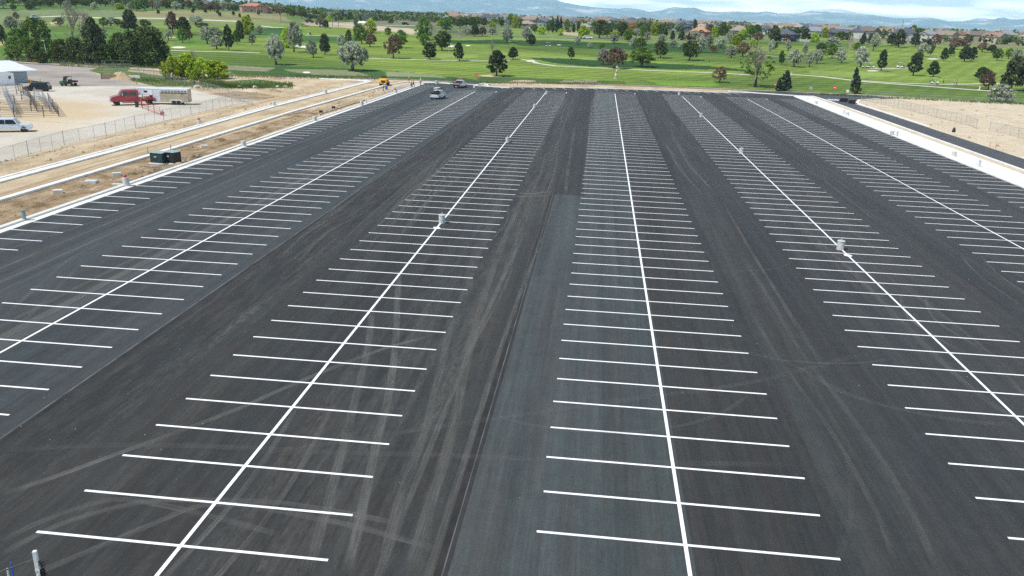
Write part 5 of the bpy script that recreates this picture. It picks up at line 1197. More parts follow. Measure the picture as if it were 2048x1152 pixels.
person(1907, 171.5, math.pi, 'shirtb', 'white', 'white', 'golfer in light blue shirt walking with a companion', 'walk', G2)
person(1912.5, 171, math.pi, 'shirtp', 'black', 'hair', 'golfer in pink shirt walking behind the blue shirt', 'walk', G2)
person(1419, 123.5, 0, 'shirtb', 'jean', 'hair', 'distant golfer in blue on the fairway under the central oaks', 'bend', G2)
person(1801, 101.5, 0, 'black', 'jean', 'hair', 'tiny distant golfer in black near the big dark pine', 'stand', G2)

# ---------------------------------------------------------------- light pole bases, pipes, cabinets
def pole_base(px, py, r, h, label, conduit=True, m='greyconc', pad=False, cap=None):
    q = flat(px, py); o = empty('light_pole_base', (q[0], q[1], -.05 if q[0] < -50 else 0), random.uniform(-.3, .3), label, 'concrete post', 'round concrete bases for light poles')
    MB().lathe([(r, -.1), (r, h-.05), (r*.97, h), (.02, h)], 28).build('footing', A[m], o, smooth=False)
    if conduit:
        c = MB()
        for a in range(4): x, y = r*.6*math.cos(a*1.571+.7), r*.6*math.sin(a*1.571+.7); c.tube((x, y, h), (x, y, h+.07), .018, n=6)
        c.build('anchor_bolts', A['steel'], o)
        c = MB(); c.tube((0, 0, h), (.02, 0, h+.26), .02, n=6); c.tube((-.1, .03, h), (-.12, .05, h+.1), .03, n=6); c.tube((.02, 0, h+.1), (-.1, -.03, h+.02), .012, n=6); c.build('conduit', A['trim'], o)
        MB().lathe([(r*1.09, h-.03), (r*1.09, h+.02), (r*.9, h+.022)], 24).build('form_ring', A['greyconc'], o)
    if cap: MB().lathe([(.02, h), (r*.6, h+.01), (r*.62, h+.16), (r*.3, h+.26), (.02, h+.27)], 14, (-.08, 0, 0)).build('cap', A[cap], o, smooth=True)
    return o
for px, py, nm in ((884, 446, 'nearest concrete pole base in the left bay'), (1015, 285, 'second concrete pole base up the left bay'), (1069, 216, 'third concrete pole base up the left bay'), (1093, 188.5, 'farthest concrete pole base in the left bay, by the end line'), (1680, 499, 'nearest concrete pole base in the right bay'), (1482, 307, 'second concrete pole base up the right bay'), (1402, 234.5, 'third concrete pole base up the right bay'), (1358, 190, 'farthest concrete pole base in the right bay, by the end line')): pole_base(px, py, .305, .78, nm)
for (x, y) in ((-13.9, 69.9), (22.05, 68.6)):
    mb = MB(); n = 14; vs = [(x+.33*math.cos(t*6.283/n)*random.uniform(.8, 1.25), y+.36*math.sin(t*6.283/n)*random.uniform(.8, 1.2), .0145) for t in range(n)]; mb.add(vs, [tuple(range(n))]); tag(mb.build('paint_splash', A['line'], lot), kind='structure')
LB = [(253, 372, .33, .95, 'wide white concrete base topped by a red cap, beside the kerb', 'redpl'), (487, 292, .34, .72, 'concrete base on the left kerb beyond the green cabinets', None), (629.5, 242, .38, .85, 'concrete base on the left kerb next to a thin pipe', None), (548, 212, .38, .95, 'concrete base standing alone in the dirt beside the double kerb', None), (651, 187, .40, 1.0, 'farthest concrete base beside the double kerb', None), (723.5, 211, .36, .95, 'concrete base on the kerb before the far grey apron', None), (791, 186, .36, .8, 'concrete base with dark cap near the workers', 'black'), (873, 168, .36, .95, 'concrete base on the island left of the parked trucks', None), (399, 249, .36, .85, 'concrete base with tilted red cover by the chain-link fence', 'redpl')]
for px, py, r, h, lb, cp_ in LB: pole_base(px, py, r, h, lb, False, cap=cp_)
for px, py, lb in ((1632, 209, 'pole base at the top end of the white sidewalk'), (1694, 232, 'second pole base down the white sidewalk'), (1783.5, 271, 'third pole base down the white sidewalk'), (1907, 314, 'nearest pole base on the white sidewalk')): pole_base(px, py, .34, .85, lb, False)
def pipe_post(px, py, r, h, lb, m='steel', lean=0.0, name='pipe_post', cat='post', z=0, group=None, cap=True):
    q = flat(px, py, z); o = MB().tube((0, 0, -.15), (lean, 0, h), r, n=12)
    o.lathe([(r*1.25, h-.04), (r*1.25, h+.02), (.01, h+.03)], 12, (lean, 0, 0)) if cap else None
    return tag(o.build(name, A[m], loc=(q[0], q[1], z)), lb, cat, group)
A['teal'] = mat('teal_pipe', (.20, .29, .28), .6, var=.1)
pipe_post(49, 441, .17, .95, 'stubby teal-grey pipe post at the kerb near the left edge', 'teal')
GP = 'thin steel posts along the kerbs'
for px, py, r, h, lb in ((616, 244, .12, .95, 'thin steel post left of the concrete base at mid kerb'), (732.5, 207, .13, 1.0, 'thin post right of the concrete base near the grey apron'), (1615, 201, .08, .9, 'thin post at the top corner of the sidewalk'), (1687, 229, .14, .95, 'narrow post left of the second sidewalk base'), (1793.5, 274, .15, .95, 'narrow post right of the third sidewalk base'), (1957.5, 335, .16, 1.0, 'nearest narrow post on the sidewalk')): pipe_post(px, py, r, h, lb, 'greyconc', group=GP)
def cabinet(front_px, w, d, h, lb, rot, m='boxgreen'):
    q = flat(*front_px); o = empty('transformer_cabinet', (q[0], q[1], 0), rot, lb, 'utility cabinet', 'green electrical cabinets beside the kerb')
    MB().box(0, w, 0, d, .12, h).build('housing', A[m], o, bevel=.03); MB().prism([(-.05, h), (w+.05, h), (w+.05, h+.07), (-.05, h+.07)], -.06, d+.06).build('lid', A['boxtop'], o, bevel=.02)
    MB().box(-.15, w+.15, -.15, d+.15, -.1, .12).build('concrete_pad', A['concrete2'], o, bevel=.02)
    c = MB(); c.box(w*.35, w*.41, -.02, -.002, h*.62, h*.72); c.box(w*.47, w*.53, -.02, -.002, h*.62, h*.72); c.build('warning_label', A['trim'], o)
    MB().box(w*.5-.01, w*.5+.01, -.012, -.001, .2, h-.05).build('door_gap', A['black'], o)
cabinet((301, 327), 1.75, 1.35, 1.32, 'left teal-green transformer cabinet with two white labels', -.15); cabinet((329, 327), 1.5, 1.3, 1.42, 'right darker transformer cabinet surrounded by stakes', -.25, 'black')
for px, py, h, m, lb in ((296, 310, 1.0, 'wood', 'stake behind the left end of the cabinets'), (342, 306, 1.1, 'steel', 'metal stake behind the right cabinet'), (352, 324, 1.25, 'sand', 'pale stake touching the right cabinet'), (358.5, 325, 1.3, 'wood', 'rightmost brown stake beside the cabinets'), (335, 327, 1.0, 'sand', 'light stake in front of the right cabinet'), (370.5, 327, .75, 'wood', 'thick short post right of the cabinets')): pipe_post(px, py, .06 if px < 365 else .14, h, lb, m, .05, 'survey_stake', 'stake', 0, 'stakes around the cabinets', False)
# planks, slabs and lids lying in the dirt
def slab(name, px, py, w, d, h, rot, m, lb, cat, z=0, group=None):
    q = flat(px, py); r = random.Random(int(px)); mb = MB(); mb.box(-w/2, w/2, -d/2, d/2, -.08, h)
    mb.v = [(x+r.uniform(-.05, .05)*w*.4, y+r.uniform(-.05, .05)*d*.4, z_+(r.uniform(-.02, .03) if z_ > 0 else 0)) for x, y, z_ in mb.v]
    o = mb.build(name, A[m], bevel=.02, loc=(q[0], q[1], z)); o.rotation_euler = (0, 0, rot); return tag(o, lb, cat, group)
slab('plank', 300, 333, 2.2, .5, .10, .3, 'wood', 'brown boards lying before the left cabinet', 'boards'); slab('metal_sheet', 322, 333, 2.6, .7, .06, .45, 'steel', 'grey sheet lying beside the trench', 'metal sheet'); slab('plank', 312, 331, 2.4, .2, .09, .5, 'wood', 'narrow board between brown boards and grey sheet', 'board')
GS = 'concrete pieces lying in the dirt strip'
slab('concrete_slab', 183, 365, 1.2, .9, .22, .2, 'greyconc', 'largest flat concrete slab on the dirt strip', 'concrete slab', 0, GS); slab('concrete_slab', 234, 370, 1.0, .6, .16, .1, 'greyconc', 'flat concrete slab left of the red-capped base', 'concrete slab', 0, GS)
for px, py, lb in ((116, 386, 'broken concrete lump nearest the left edge'), (234, 351, 'concrete lump above the flat slab by the red-capped base'), (409, 295, 'pale concrete lump beyond the cabinets')): slab('concrete_lump', px, py, .9, .6, .34, .6, 'concrete2', lb, 'concrete lump', 0, GS)
def mound(name, pts, w, h, m, lb, seed=1, cat='dirt mound', z=-.04, peak=False):
    """irregular heap along a line"""
    r = random.Random(seed); P = [Vector((*flat(*p), 0)) for p in pts]; vs = []; fs = []; S_ = []
    for i in range(len(P)-1):
        for k in range(6): S_.append(P[i].lerp(P[i+1], k/6))
    S_.append(P[-1]); n = len(S_); K = 7
    for i, p in enumerate(S_):
        d = (S_[min(i+1, n-1)]-S_[max(i-1, 0)]).normalized(); nr = Vector((d.y, -d.x, 0)); e = min(1, min(i, n-1-i)/2+.02) if not peak else max(.03, math.sin(math.pi*i/(n-1))**1.3)
        for k in range(K):
            t = k/(K-1)*2-1; vs.append(p+nr*t*w*.5*r.uniform(.85, 1.15)*(.4+.6*e)+Vector((r.uniform(-.1, .1)*w*.3, 0, (1-t*t)*h*e*(r.uniform(.6, 1.2) if not peak else r.uniform(.88, 1.06))+z)))
    for i in range(n-1):
        for k in range(K-1): fs.append((i*K+k, i*K+k+1, (i+1)*K+k+1, (i+1)*K+k))
    mb = MB(); mb.add(vs, fs); return tag(mb.build(name, A[m]), lb, cat)
mound('dirt_mound', [(285, 352), (315, 342), (345, 333), (368, 327)], 1.1, .32, 'dirt2', 'long low earth ridge below the green cabinets', 2); mound('dirt_mound', [(376, 325), (395, 314), (402, 311)], .9, .45, 'dirt2', 'short earth ridge at the right end of the trench', 3)
A['trench'] = mat('trench_shade_soil', (.035, .026, .018), .95, var=.4)  # shade inside the trench is put into this near-black soil colour
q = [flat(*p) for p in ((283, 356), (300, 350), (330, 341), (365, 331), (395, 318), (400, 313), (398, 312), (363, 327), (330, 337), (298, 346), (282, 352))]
tag(sheet('trench', q, -.012, A['trench'], px=False), kind='structure')  # flat strip without depth, its darkness painted as trench shade
mound('dirt_mound', [(180, 380), (210, 372), (236, 366)], 1.2, .18, 'dirt2', 'low soil bank in front of the red-capped base', 5); mound('dirt_mound', [(395, 305), (430, 292), (470, 280)], 1.4, .22, 'dirt2', 'low churned soil bank beyond the trench', 6); mound('dirt_mound', [(560, 233), (590, 228), (625, 220)], 1.6, .3, 'dirt2', 'churned soil bank left of the mid kerb base', 7)
mound('sawdust_pile', [(218, 158), (240, 157), (262, 159)], 5.0, 1.9, 'dirt', 'pointed tan sawdust pile spilling from the concrete bin', 8, 'pile', peak=True)
for k, (pts, w, h) in enumerate((([(60, 412), (95, 400), (130, 390)], 1.3, .2), ([(255, 352), (272, 346), (286, 342)], 1.2, .35), ([(420, 286), (450, 278)], 1.6, .4), ([(505, 262), (540, 250)], 1.3, .3), ([(150, 376), (172, 371)], .9, .25), ([(520, 178), (560, 184)], 3.5, .5))):
    mound('dirt_mound', pts, w, h, 'dirt2', ('low soil ridge nearest the left edge of the dirt strip', 'brown heap left of the green cabinets', 'brown heap right of the pale concrete lump', 'soil ridge beyond the near kerb base in the strip', 'small soil heap left of the largest slab', 'dark spoil heap on the dirt below the weed strip')[k], 40+k)
# bin walls by the pile
o = empty('storage_bin', (*flat(205, 158), 0), .5, 'dark open storage bin left of the tan pile', 'bin')
MB().box(-.1, 3.2, -.1, .1, 0, 1.2).build('front_wall', A['wood'], o); MB().box(-.3, -.1, -.1, 4.6, 0, 1.3).build('side_wall', A['darksteel'], o)
o = MB(); o.box(0, 3.2, 0, .25, -.05, .9); q = flat(257, 157); tag(o.build('concrete_wall', A['concrete2'], loc=(q[0], q[1], 0)), 'short white concrete wall at the right end of the pile', 'wall')
# trench pipe and pipe run
q0, q1 = flat(640, 229), flat(730, 200); tag(MB().tube((q0[0], q0[1], .02), (q1[0], q1[1], .02), .07, n=8).build('buried_pipe', A['darksteel']), 'thin dark pipe running along the dirt strip to the grey apron', 'pipe')
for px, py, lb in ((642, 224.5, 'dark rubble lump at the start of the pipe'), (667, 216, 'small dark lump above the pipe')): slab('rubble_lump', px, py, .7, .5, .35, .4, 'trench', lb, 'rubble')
sheet('concrete_apron', [(735, 200), (770, 188), (800, 170), (830, 168), (838, 170.5), (745, 210)], -.015, A['oldroad'])
slab('sawhorse', 757, 187, 1.4, .3, .7, .2, 'sand', 'low tan trestle left of the bending worker', 'trestle')
pipe_post(773, 179, .33, .85, 'bright blue barrel beside the bending worker', 'blue', 0, 'barrel', 'barrel'); pipe_post(274, 214, .32, .95, 'dark green barrel at the red truck’s rear', 'boxgreen', 0, 'barrel', 'barrel')
# boulders
for px, py, r, lb in ((479, 175, .42, 'pale boulder standing at the left of the weed strip'), (509.5, 176, .50, 'white boulder lying by the weed strip, second from left'), (555, 175, .42, 'tan boulder among the weeds'), (571, 175, .45, 'rightmost pale boulder of the weed strip'), (394, 175.5, .6, 'long flat rock at the fence below the lime bush')):
    bm = bmesh.new(); bmesh.ops.create_icosphere(bm, subdivisions=2, radius=r)
    for v in bm.verts: v.co *= random.uniform(.85, 1.12); v.co.z *= .8; v.co.x *= 1.25
    me = bpy.data.meshes.new('boulder'); bm.to_mesh(me); bm.free(); me.materials.append(A['rock']); q = flat(px, py); tag(link('boulder', me, loc=(q[0], q[1], r*.4)), lb, 'boulder', 'boulders along the weed strip')
# bins and black things on the right
def skip_bin(px, py, w, lb):
    q = flat(px, py); o = empty('dark_bin', (q[0], q[1], 0), -.1, lb, 'bin', 'black bins on the side road'); MB().prism([(-w/2+.1, 0), (-w/2, 1.0), (w/2, 1.0), (w/2-.1, 0)], 0, 1.3).build('body', A['black'], o, bevel=.04); MB().box(-w/2-.05, w/2+.05, -.05, 1.35, .96, 1.04).build('rim', A['darksteel'], o)
    MB().box(-w/2-.35, -w/2+.05, .3, 1.0, .1, .8).build('side_pocket', A['black'], o, bevel=.03)
skip_bin(1689, 204, 1.8, 'wider black bin at the head of the side road'); skip_bin(1706, 207.5, 1.35, 'smaller black bin on the white kerb')
q = flat(1907, 265); o = empty('wrapped_post', (q[0], q[1], 0), 0, 'black wrapped tapering post standing on the kerb end by the side road', 'wrapped post'); MB().lathe([(.34, 0), (.33, .3), (.25, .7), (.13, .95), (.02, 1.0)], 12).build('wrap', A['black'], o, smooth=True); MB().box(-.5, .7, -.35, .35, -.05, .06).build('slab', A['concrete'], o)
for px, py, h, lb in ((1611.5, 190, .8, 'left orange stake at the lot corner'), (1615, 190, .6, 'right orange stake at the lot corner'), (1979.5, 292, .7, 'left red stake beside the side road kerb'), (1991, 296, .75, 'right red stake beside the side road kerb')): pipe_post(px, py, .035, h, lb, 'orange' if px < 1700 else 'redpl', 0, 'marker_stake', 'stake', 0, 'coloured marker stakes', False)
# signs
def sign(px, py, h, w, face, lb, bar=False, shape='square'):
    p, dep = at(px, py) if py < 178 and px < 1600 else (Vector((*flat(px, py), 0)), 0)
    o = empty('road_sign', p, -bearing(px), lb, 'sign'); MB().tube((0, 0, -.1), (0, 0, h), .035, n=6).build('post', A['steel'], o)
    if shape == 'disc': s = MB().lathe([(.01, -.06), (w/2, -.06), (w/2, -.03), (.01, -.03)], 24, (0, 0, h-w/2), 'y')
    else: s = MB().box(-w/2, w/2, -.06, -.035, h-w, h)
    f = s.build('face', A[face], o)
    if bar: MB().box(-w*.33, w*.33, -.075, -.062, h-w*.58, h-w*.42).build('bar', A['line'], f)
for px, py, lb in ((953.5, 162.5, 'red do-not-enter sign with white bar at the grass edge, left of centre'), (1549.5, 181, 'red do-not-enter sign between the cottonwood and the dark spruce'), (1668, 188, 'red do-not-enter sign standing at the right road bend')): sign(px, py, 2.3, 1.0, 'signred', lb, True, 'disc')
sign(1620, 190, 2.4, .95, 'steel', 'grey back of a sign at the lot corner', False, 'disc'); sign(1694, 191, 1.6, .75, 'trim', 'blank white square sign left of the tall spruce')
# golf bits
def flag(px, py, h, m, lb, r=.05, name='golf_flag', cat='flag'):
    p, _ = at(px, py); o = empty(name, p, -bearing(px), lb, cat); MB().tube((0, 0, 0), (0, 0, h), r, n=6).build('pole', A['trim'], o)
    if m: MB().box(0, .55, -.01, .01, h-.4, h).build('cloth', A[m], o)
flag(898, 107, 2.4, 'black', 'dark golf flag on the pale green left of the pear-shaped juniper'); flag(1869.5, 125, 2.2, 'black', 'golf flag above the right green'); flag(240, 70, 2.4, 'black', 'golf flag on the far left green beside the pine')
o = empty('tee_marker', at(1577, 152)[0], 0, 'tan tee bench and frame beside the dark spruce', 'tee marker'); MB().box(-1.6, 1.4, -.2, .2, .3, .5).build('bench', A['sand'], o); 
for x in (-1.4, -.4, .9): MB().tube((x, 0, -.1), (x, 0, .9 if x < .5 else 1.6), .09, n=6).build('frame_post', A['sand'], o)
q = at(1958.5, 180)[0]; o = empty('white_marker', q, 0, 'white L-shaped marker post on the right golf path', 'marker'); MB().box(-.12, .12, -.12, .12, 0, 1.25).build('post', A['trim'], o); MB().box(-.5, .12, -.2, .2, 0, .2).build('foot', A['trim'], o)
# utility and lamp poles
q = flat(97, 124); o = empty('street_lamp', (q[0], q[1], 0), .5, 'leaning pale street lamp in front of the grove', 'street lamp'); MB().tube((0, 0, 0), (-.5, 0, 6.6), .10, .07).build('pole', A['trim'], o); MB().box(-1.05, -.3, -.18, .18, 6.55, 6.8).build('lamp_head', A['trim'], o, bevel=.04)
for i, (px, py, h, lb) in enumerate(((641, 55, 11, 'tall utility pole right of the maroon car'), (665, 53, 11.5, 'utility pole left of the tallest pair'), (677, 54, 12, 'utility pole at the middle of the tan lot'), (711, 59, 9.5, 'shorter utility pole near the white barn'), (882, 62, 9, 'utility pole among the silver shrubs'), (562, 45, 9, 'slim pole on the shoulder of the left hill'))):
    p, _ = at(px, py); o = empty('utility_pole', p, .3, lb, 'utility pole', 'utility poles beyond the course'); MB().tube((0, 0, 0), (0, 0, h), .16, .11, 7).build('pole', A['darksteel'], o); MB().box(-1.1, 1.1, -.07, .07, h-.9, h-.72).build('crossarm', A['wood'], o)
for px, D, z0, h, lb in ((559, 1500, 18, 34, 'lattice mast rising above the left hill trees'), (1746, 2400, 16, 30, 'faint lattice pylon on the right horizon')):
    a = bearing(px); o = empty('radio_mast', (D*math.sin(a), D*math.cos(a), z0), 0, lb, 'mast'); c = MB()
    for s in ((-1, -1), (1, -1), (1, 1), (-1, 1)): c.tube((s[0]*1.4, s[1]*1.4, 0), (s[0]*.25, s[1]*.25, h), .22, .12, 5)
    for k in range(8): z = h*k/8; w_ = 1.4-1.15*k/8; c.tube((-w_, -w_, z), (w_, -w_*.9, z+h/8), .1, n=4); c.tube((w_, -w_, z), (-w_, -w_*.9, z+h/8), .1, n=4)
    c.build('lattice', A['darksteel'], o)
# bunkers, paths draped on the course
def drape(name, pts, m, lift=.05):
    P = [at(*p)[0] for p in pts]; c = sum(P, Vector())/len(P); c.z = float(Hf(c.x, c.y))+lift
    vs = [tuple(c)]; fs = []; n = len(P)
    for k in range(1, 4):
        for p in P: q = c.lerp(p, k/3); vs.append((q.x, q.y, float(Hf(q.x, q.y))+lift))
    for i in range(n): fs.append((0, 1+i, 1+(i+1) % n))
    for k in range(2):
        for i in range(n): a = 1+k*n+i; b = 1+k*n+(i+1) % n; fs.append((a, a+n, b+n, b))
    mb = MB(); mb.add(vs, fs); return tag(mb.build(name, A[m]), kind='structure')
def ell(cx, cy, rx, ry, n=14): return [(cx+rx*math.cos(t*6.283/n)*(1+.15*math.sin(3*t)), cy+ry*math.sin(t*6.283/n)) for t in range(n)]
for c in ((357, 95, 14, 1.8), (607, 94, 11, 2.2), (590, 92, 8, 1.2), (901, 92.5, 8, 1.5), (936, 91.5, 5, 1), (1061, 122, 8, 2.2), (613, 145, 8, 1.6), (1865, 118, 12, 1), (1118, 90, 4, .6), (1835, 134, 12, .9), (1745, 142, 12, 1)): drape('sand_bunker', ell(*c), 'sand')
for c in ((983, 152, 26, 2.0), (1045, 163, 26, 2.6), (340, 75, 12, 1.6), (112, 46, 13, 4), (2, 88, 9, 3)): drape('bare_soil_patch', ell(*c), 'dirt')
def path(pts, w, m='path'):
    P = []
    for i in range(len(pts)-1):
        for k in range(8): t = k/8; P.append(at(pts[i][0]*(1-t)+pts[i+1][0]*t, pts[i][1]*(1-t)+pts[i+1][1]*t)[0])
    P.append(at(*pts[-1])[0]); vs = []; fs = []
    for i, p in enumerate(P):
        d = (P[min(i+1, len(P)-1)]-P[max(i-1, 0)]); d.z = 0; d.normalize(); nr = Vector((d.y, -d.x, 0))
        for s in (-1, 1): q = p+nr*s*w/2; vs.append((q.x, q.y, float(Hf(q.x, q.y))+.06))
    for i in range(len(P)-1): fs.append((2*i, 2*i+1, 2*i+3, 2*i+2))
    mb = MB(); mb.add(vs, fs); tag(mb.build('cart_path', A[m]), kind='structure')
path([(1020, 118), (1040, 119), (1062, 122), (1075, 127), (1110, 132), (1170, 135), (1231, 137.5), (1300, 141), (1380, 144), (1440, 146.5), (1500, 150)], 2.4)
path([(735, 117), (800, 119), (870, 120.5), (960, 122), (1020, 121.5)], 1.8); path([(340, 101), (400, 103), (460, 104), (520, 106)], 2.2); path([(1580, 149), (1640, 153), (1720, 163), (1800, 169), (1900, 176.5), (1960, 181), (2048, 184)], 2.4)
path([(1700, 160), (1800, 166.5), (1868, 168.8), (1930, 168.5), (1975, 167.5), (2020, 166)], 2.0); path([(1740, 137.5), (1790, 137), (1830, 136)], 2.2); path([(520, 52), (545, 55), (600, 56)], 3); path([(610, 71), (660, 72), (710, 73)], 2.4); path([(60, 35), (130, 32), (200, 36), (320, 37), (430, 41), (500, 44)], 4)
path([(1000, 74), (1150, 77), (1300, 80), (1400, 81.5), (1500, 83)], 3.5, 'perim'); path([(768, 51), (830, 51.5)], 6); path([(1480, 105), (1500, 109), (1540, 112), (1600, 117)], 1.8)
for pts in (((1125, 69), (1156, 72)), ((1590, 83), (1640, 84)), ((1240, 79), (1255, 79.5))):      # pale garden walls
    a, b = at(*pts[0])[0], at(*pts[1])[0]; d = b-a; o = MB(); o.box(0, d.length, 0, .3, -.5, 1.5); o = o.build('garden_wall', A['concrete2'] if pts[0][0] > 1500 else A['stucco'], loc=a); o.rotation_euler = (0, 0, math.atan2(d.y, d.x)); tag(o, {1125: 'low tan garden wall before the lime trees', 1590: 'white garden wall behind the small pines', 1240: 'short orange-brown wall below the dark round tree'}[pts[0][0]], 'wall')

# ---------------------------------------------------------------- fences and pens
def fence(pts, h, sp, lb, mesh=True, pm='steel', r=.035, label_group=None, px=True, z=0, rails=(), name='chain_link_fence'):
    P = [Vector((*flat(*p), z)) for p in pts]; L_ = [0]
    for i in range(len(P)-1): L_.append(L_[-1]+(P[i+1]-P[i]).length)
    o = empty(name, P[0], 0, lb, 'fence', label_group); O = P[0]
    def pos(s):
        for i in range(len(P)-1):
            if s <= L_[i+1]: return P[i].lerp(P[i+1], (s-L_[i])/(L_[i+1]-L_[i]))-O
        return P[-1]-O
    n = min(98, max(1, int(L_[-1]/sp))); pr = None
    for k in range(n+1):
        q = pos(L_[-1]*k/n); rr_ = r*(1.5 if k % 3 == 0 else .8); hh = h*(1.03 if k % 3 == 0 else .97)
        if pr is None: pr = MB().tube((0, 0, -.1), (0, 0, h), 1, n=6).build('post', A[pm], o, loc=q); c = pr
        else: c = pr.copy(); C.objects.link(c); c.parent = o; c.location = q
        c.scale = (rr_, rr_, hh/h)
    rl = MB(); S_ = [pos(L_[-1]*k/n) for k in range(n+1)]
    for zz in ([h-.03]+list(rails)):
        for k in range(n): a, b = S_[k].copy(), S_[k+1].copy(); a.z = b.z = zz; rl.tube(a, b, .02 if mesh else .03, n=5)
    rl.build('rail', A[pm], o)
    if mesh:
        vs = []; uv = []; fs = []
        for k in range(n+1): vs += [(S_[k].x, S_[k].y, .03), (S_[k].x, S_[k].y, h-.04)]; 
        for k in range(n): fs.append((2*k, 2*k+2, 2*k+3, 2*k+1))
        me = bpy.data.meshes.new('wire_mesh'); me.from_pydata(vs, [], fs); me.materials.append(A['chain']); u = me.uv_layers.new(name='uv')
        for f in me.polygons:
            for li, vi in zip(f.loop_indices, f.vertices): u.data[li].uv = (L_[-1]*(vi//2)/n, vs[vi][2])
        link('wire_mesh', me, o)
    return o
fence([(-30, 338), (50, 314), (125, 290), (200, 275), (255, 259), (305, 247), (355, 234), (390, 228), (432, 217), (475, 206), (515, 201)], 1.85, 3.0, 'long chain-link fence between the pale yard and the dirt strip')
fence([(288, 152), (330, 161), (365, 170), (395, 177), (440, 189), (480, 203), (505, 211)], 1.8, 2.6, 'chain-link fence running down past the lime bushes')
fence([(1722, 200), (1765, 209), (1810, 219), (1870, 234), (1930, 249), (1952, 257)], 1.9, 2.2, 'slanting chain-link fence on the right dirt field', r=.03)
fence([(1978, 262), (2010, 268), (2070, 284)], 1.8, 2.6, 'leaning end stretch of fence at the right edge', r=.03)
fence([(1735, 190.5), (1800, 195), (1900, 200), (2000, 205), (2090, 210)], 1.3, 3.5, 'low fence along the grass behind the right dirt field', r=.03)
fence([(-20, 121.5), (60, 125), (120, 127), (210, 131)], 1.1, 3.5, 'low rail fence between grove and yard road', mesh=False, rails=(.55,), name='rail_fence')
fence([(212, 140), (240, 141), (268, 142), (288, 150)], 1.7, 3, 'steel rail corral behind the sawdust pile', mesh=False, rails=(.5, 1.1), name='rail_fence'); fence([(205, 133), (235, 133), (262, 134)], 1.9, 4, 'back rails of the small corral under the grove', mesh=False, rails=(.9,), name='rail_fence')
PN = [((0, 187), (34, 189), 'back'), ((34, 189), (56, 192), 'back right'), ((37, 181), (47, 188), 'dark diagonal near the SUV'), ((47, 188), (58, 195), 'dark diagonal lower'), ((8, 190), (18, 211), 'silver chute upper left'), ((18, 211), (29, 235), 'silver chute lower left'), ((13, 188), (25, 211), 'silver chute upper right'), ((25, 211), (32, 228), 'silver chute lower right'), ((44, 200), (70, 203), 'middle row short'), ((0, 207), (30, 209), 'third row left'), ((30, 209), (63, 210), 'third row centre'), ((63, 210), (92, 214), 'third row right'), ((0, 221), (29, 223), 'fourth row left'), ((29, 223), (63, 222), 'fourth row centre'), ((63, 222), (100, 224), 'fourth row right'), ((0, 235), (29, 236), 'front left'), ((29, 236), (88, 234), 'long front'), ((88, 234), (118, 233), 'front right corner'), ((56, 192), (75, 224), 'inner slanting'), ((70, 192), (92, 215), 'silver slanting'), ((86, 198), (104, 227), 'silver slanting outer'), ((98, 204), (118, 233), 'right side')]
for i, (a, b, lb) in enumerate(PN):
    sv_ = 'silver' in lb
    fence([a, b], 1.75, 3.5, f"{'galvanised' if sv_ else 'rusty dark'} pipe pen panel, the {lb} one beside the SUV yard", mesh=False, pm='steel' if sv_ else 'darksteel', r=.05, rails=(.25, .55, .85, 1.15, 1.45), label_group='pipe panels of the livestock pens', name='pen_panel', z=-.04)
A['redpipe'] = mat('red_pipe', (.36, .07, .06), .6, var=.15)
for a, b, lb in (((277, 207), (285, 217), 'red pipe gate panel beside the truck rear wheels'), ((285, 217), (297, 222), 'second red pipe panel from the truck'), ((297, 222), (309, 227), 'third red pipe panel from the truck'), ((309, 227), (321, 231), 'last red pipe panel, nearest the chain-link fence'), ((283, 211), (296, 214), 'red panel folded back toward the trailer')):
    fence([a, b], 1.5, 2.5, lb, mesh=False, pm='redpipe', r=.045, rails=(.35, .75, 1.1), label_group='red pipe panels behind the red truck', name='pipe_gate', z=-.04)
q = flat(325, 230); o = empty('float_ball', (q[0], q[1], 0), 0, 'round red float at the end of the red panels', 'float'); MB().lathe([(.02, 0), (.25, .08), (.36, .35), (.25, .62), (.02, .7)], 14).build('ball', A['redpipe'], o, smooth=True); MB().tube((-.9, 0, .15), (-.2, 0, .3), .05).build('arm', A['redpipe'], o)

# ---------------------------------------------------------------- buildings of the yard
q = Vector((*flat(57, 164.5), 0)); q2 = Vector((*flat(-40, 168), 0)); rz = math.atan2((q-q2).y, (q-q2).x)
o = empty('white_barn', q, rz, 'long white yard building with pale metal roof at the left edge', 'building')
w_ = MB(); w_.box(-26, 0, 0, 7.5, -.1, 2.75); w_.build('wall', A['wallw'], o)
r_ = MB(); rv = [(-27, -1.6, 2.85), (1.9, -1.6, 2.85), (-.2, 8.6, 4.6), (-27, 8.6, 4.6)]; r_.add(rv+[(x, y, z-.18) for x, y, z in rv], [(0, 1, 2, 3), (7, 6, 5, 4), (0, 4, 5, 1), (1, 5, 6, 2), (2, 6, 7, 3), (3, 7, 4, 0)]); ro = r_.build('roof', A['roofw'], o)
s_ = MB()
for k in range(34): x = -26.8+k*.82; s_.add([(x, -1.6, 2.853), (x+.05, -1.6, 2.853), (x+.05, 8.6, 4.603), (x, 8.6, 4.603), (x, -1.6, 2.9), (x+.05, -1.6, 2.9), (x+.05, 8.6, 4.65), (x, 8.6, 4.65)], [(4, 5, 6, 7), (0, 4, 7, 3), (1, 2, 6, 5), (0, 1, 5, 4)])
s_.build('roof_seams', A['roofw'], ro)
MB().box(-.12, .0, -.02, .12, 0, 2.75).build('downpipe', A['trim'], o)
q = Vector((*flat(30.5, 169.5), 0)); o = empty('shed', q, rz, 'small white shed with one dark window in front of the white building', 'shed')
w_ = MB(); w_.prism([(-6, -.05), (0, -.05), (0, 2.6), (-1.2, 3.0), (-6, 3.0)], 0, 2.6); w_.build('wall', A['white'], o, bevel=.04)
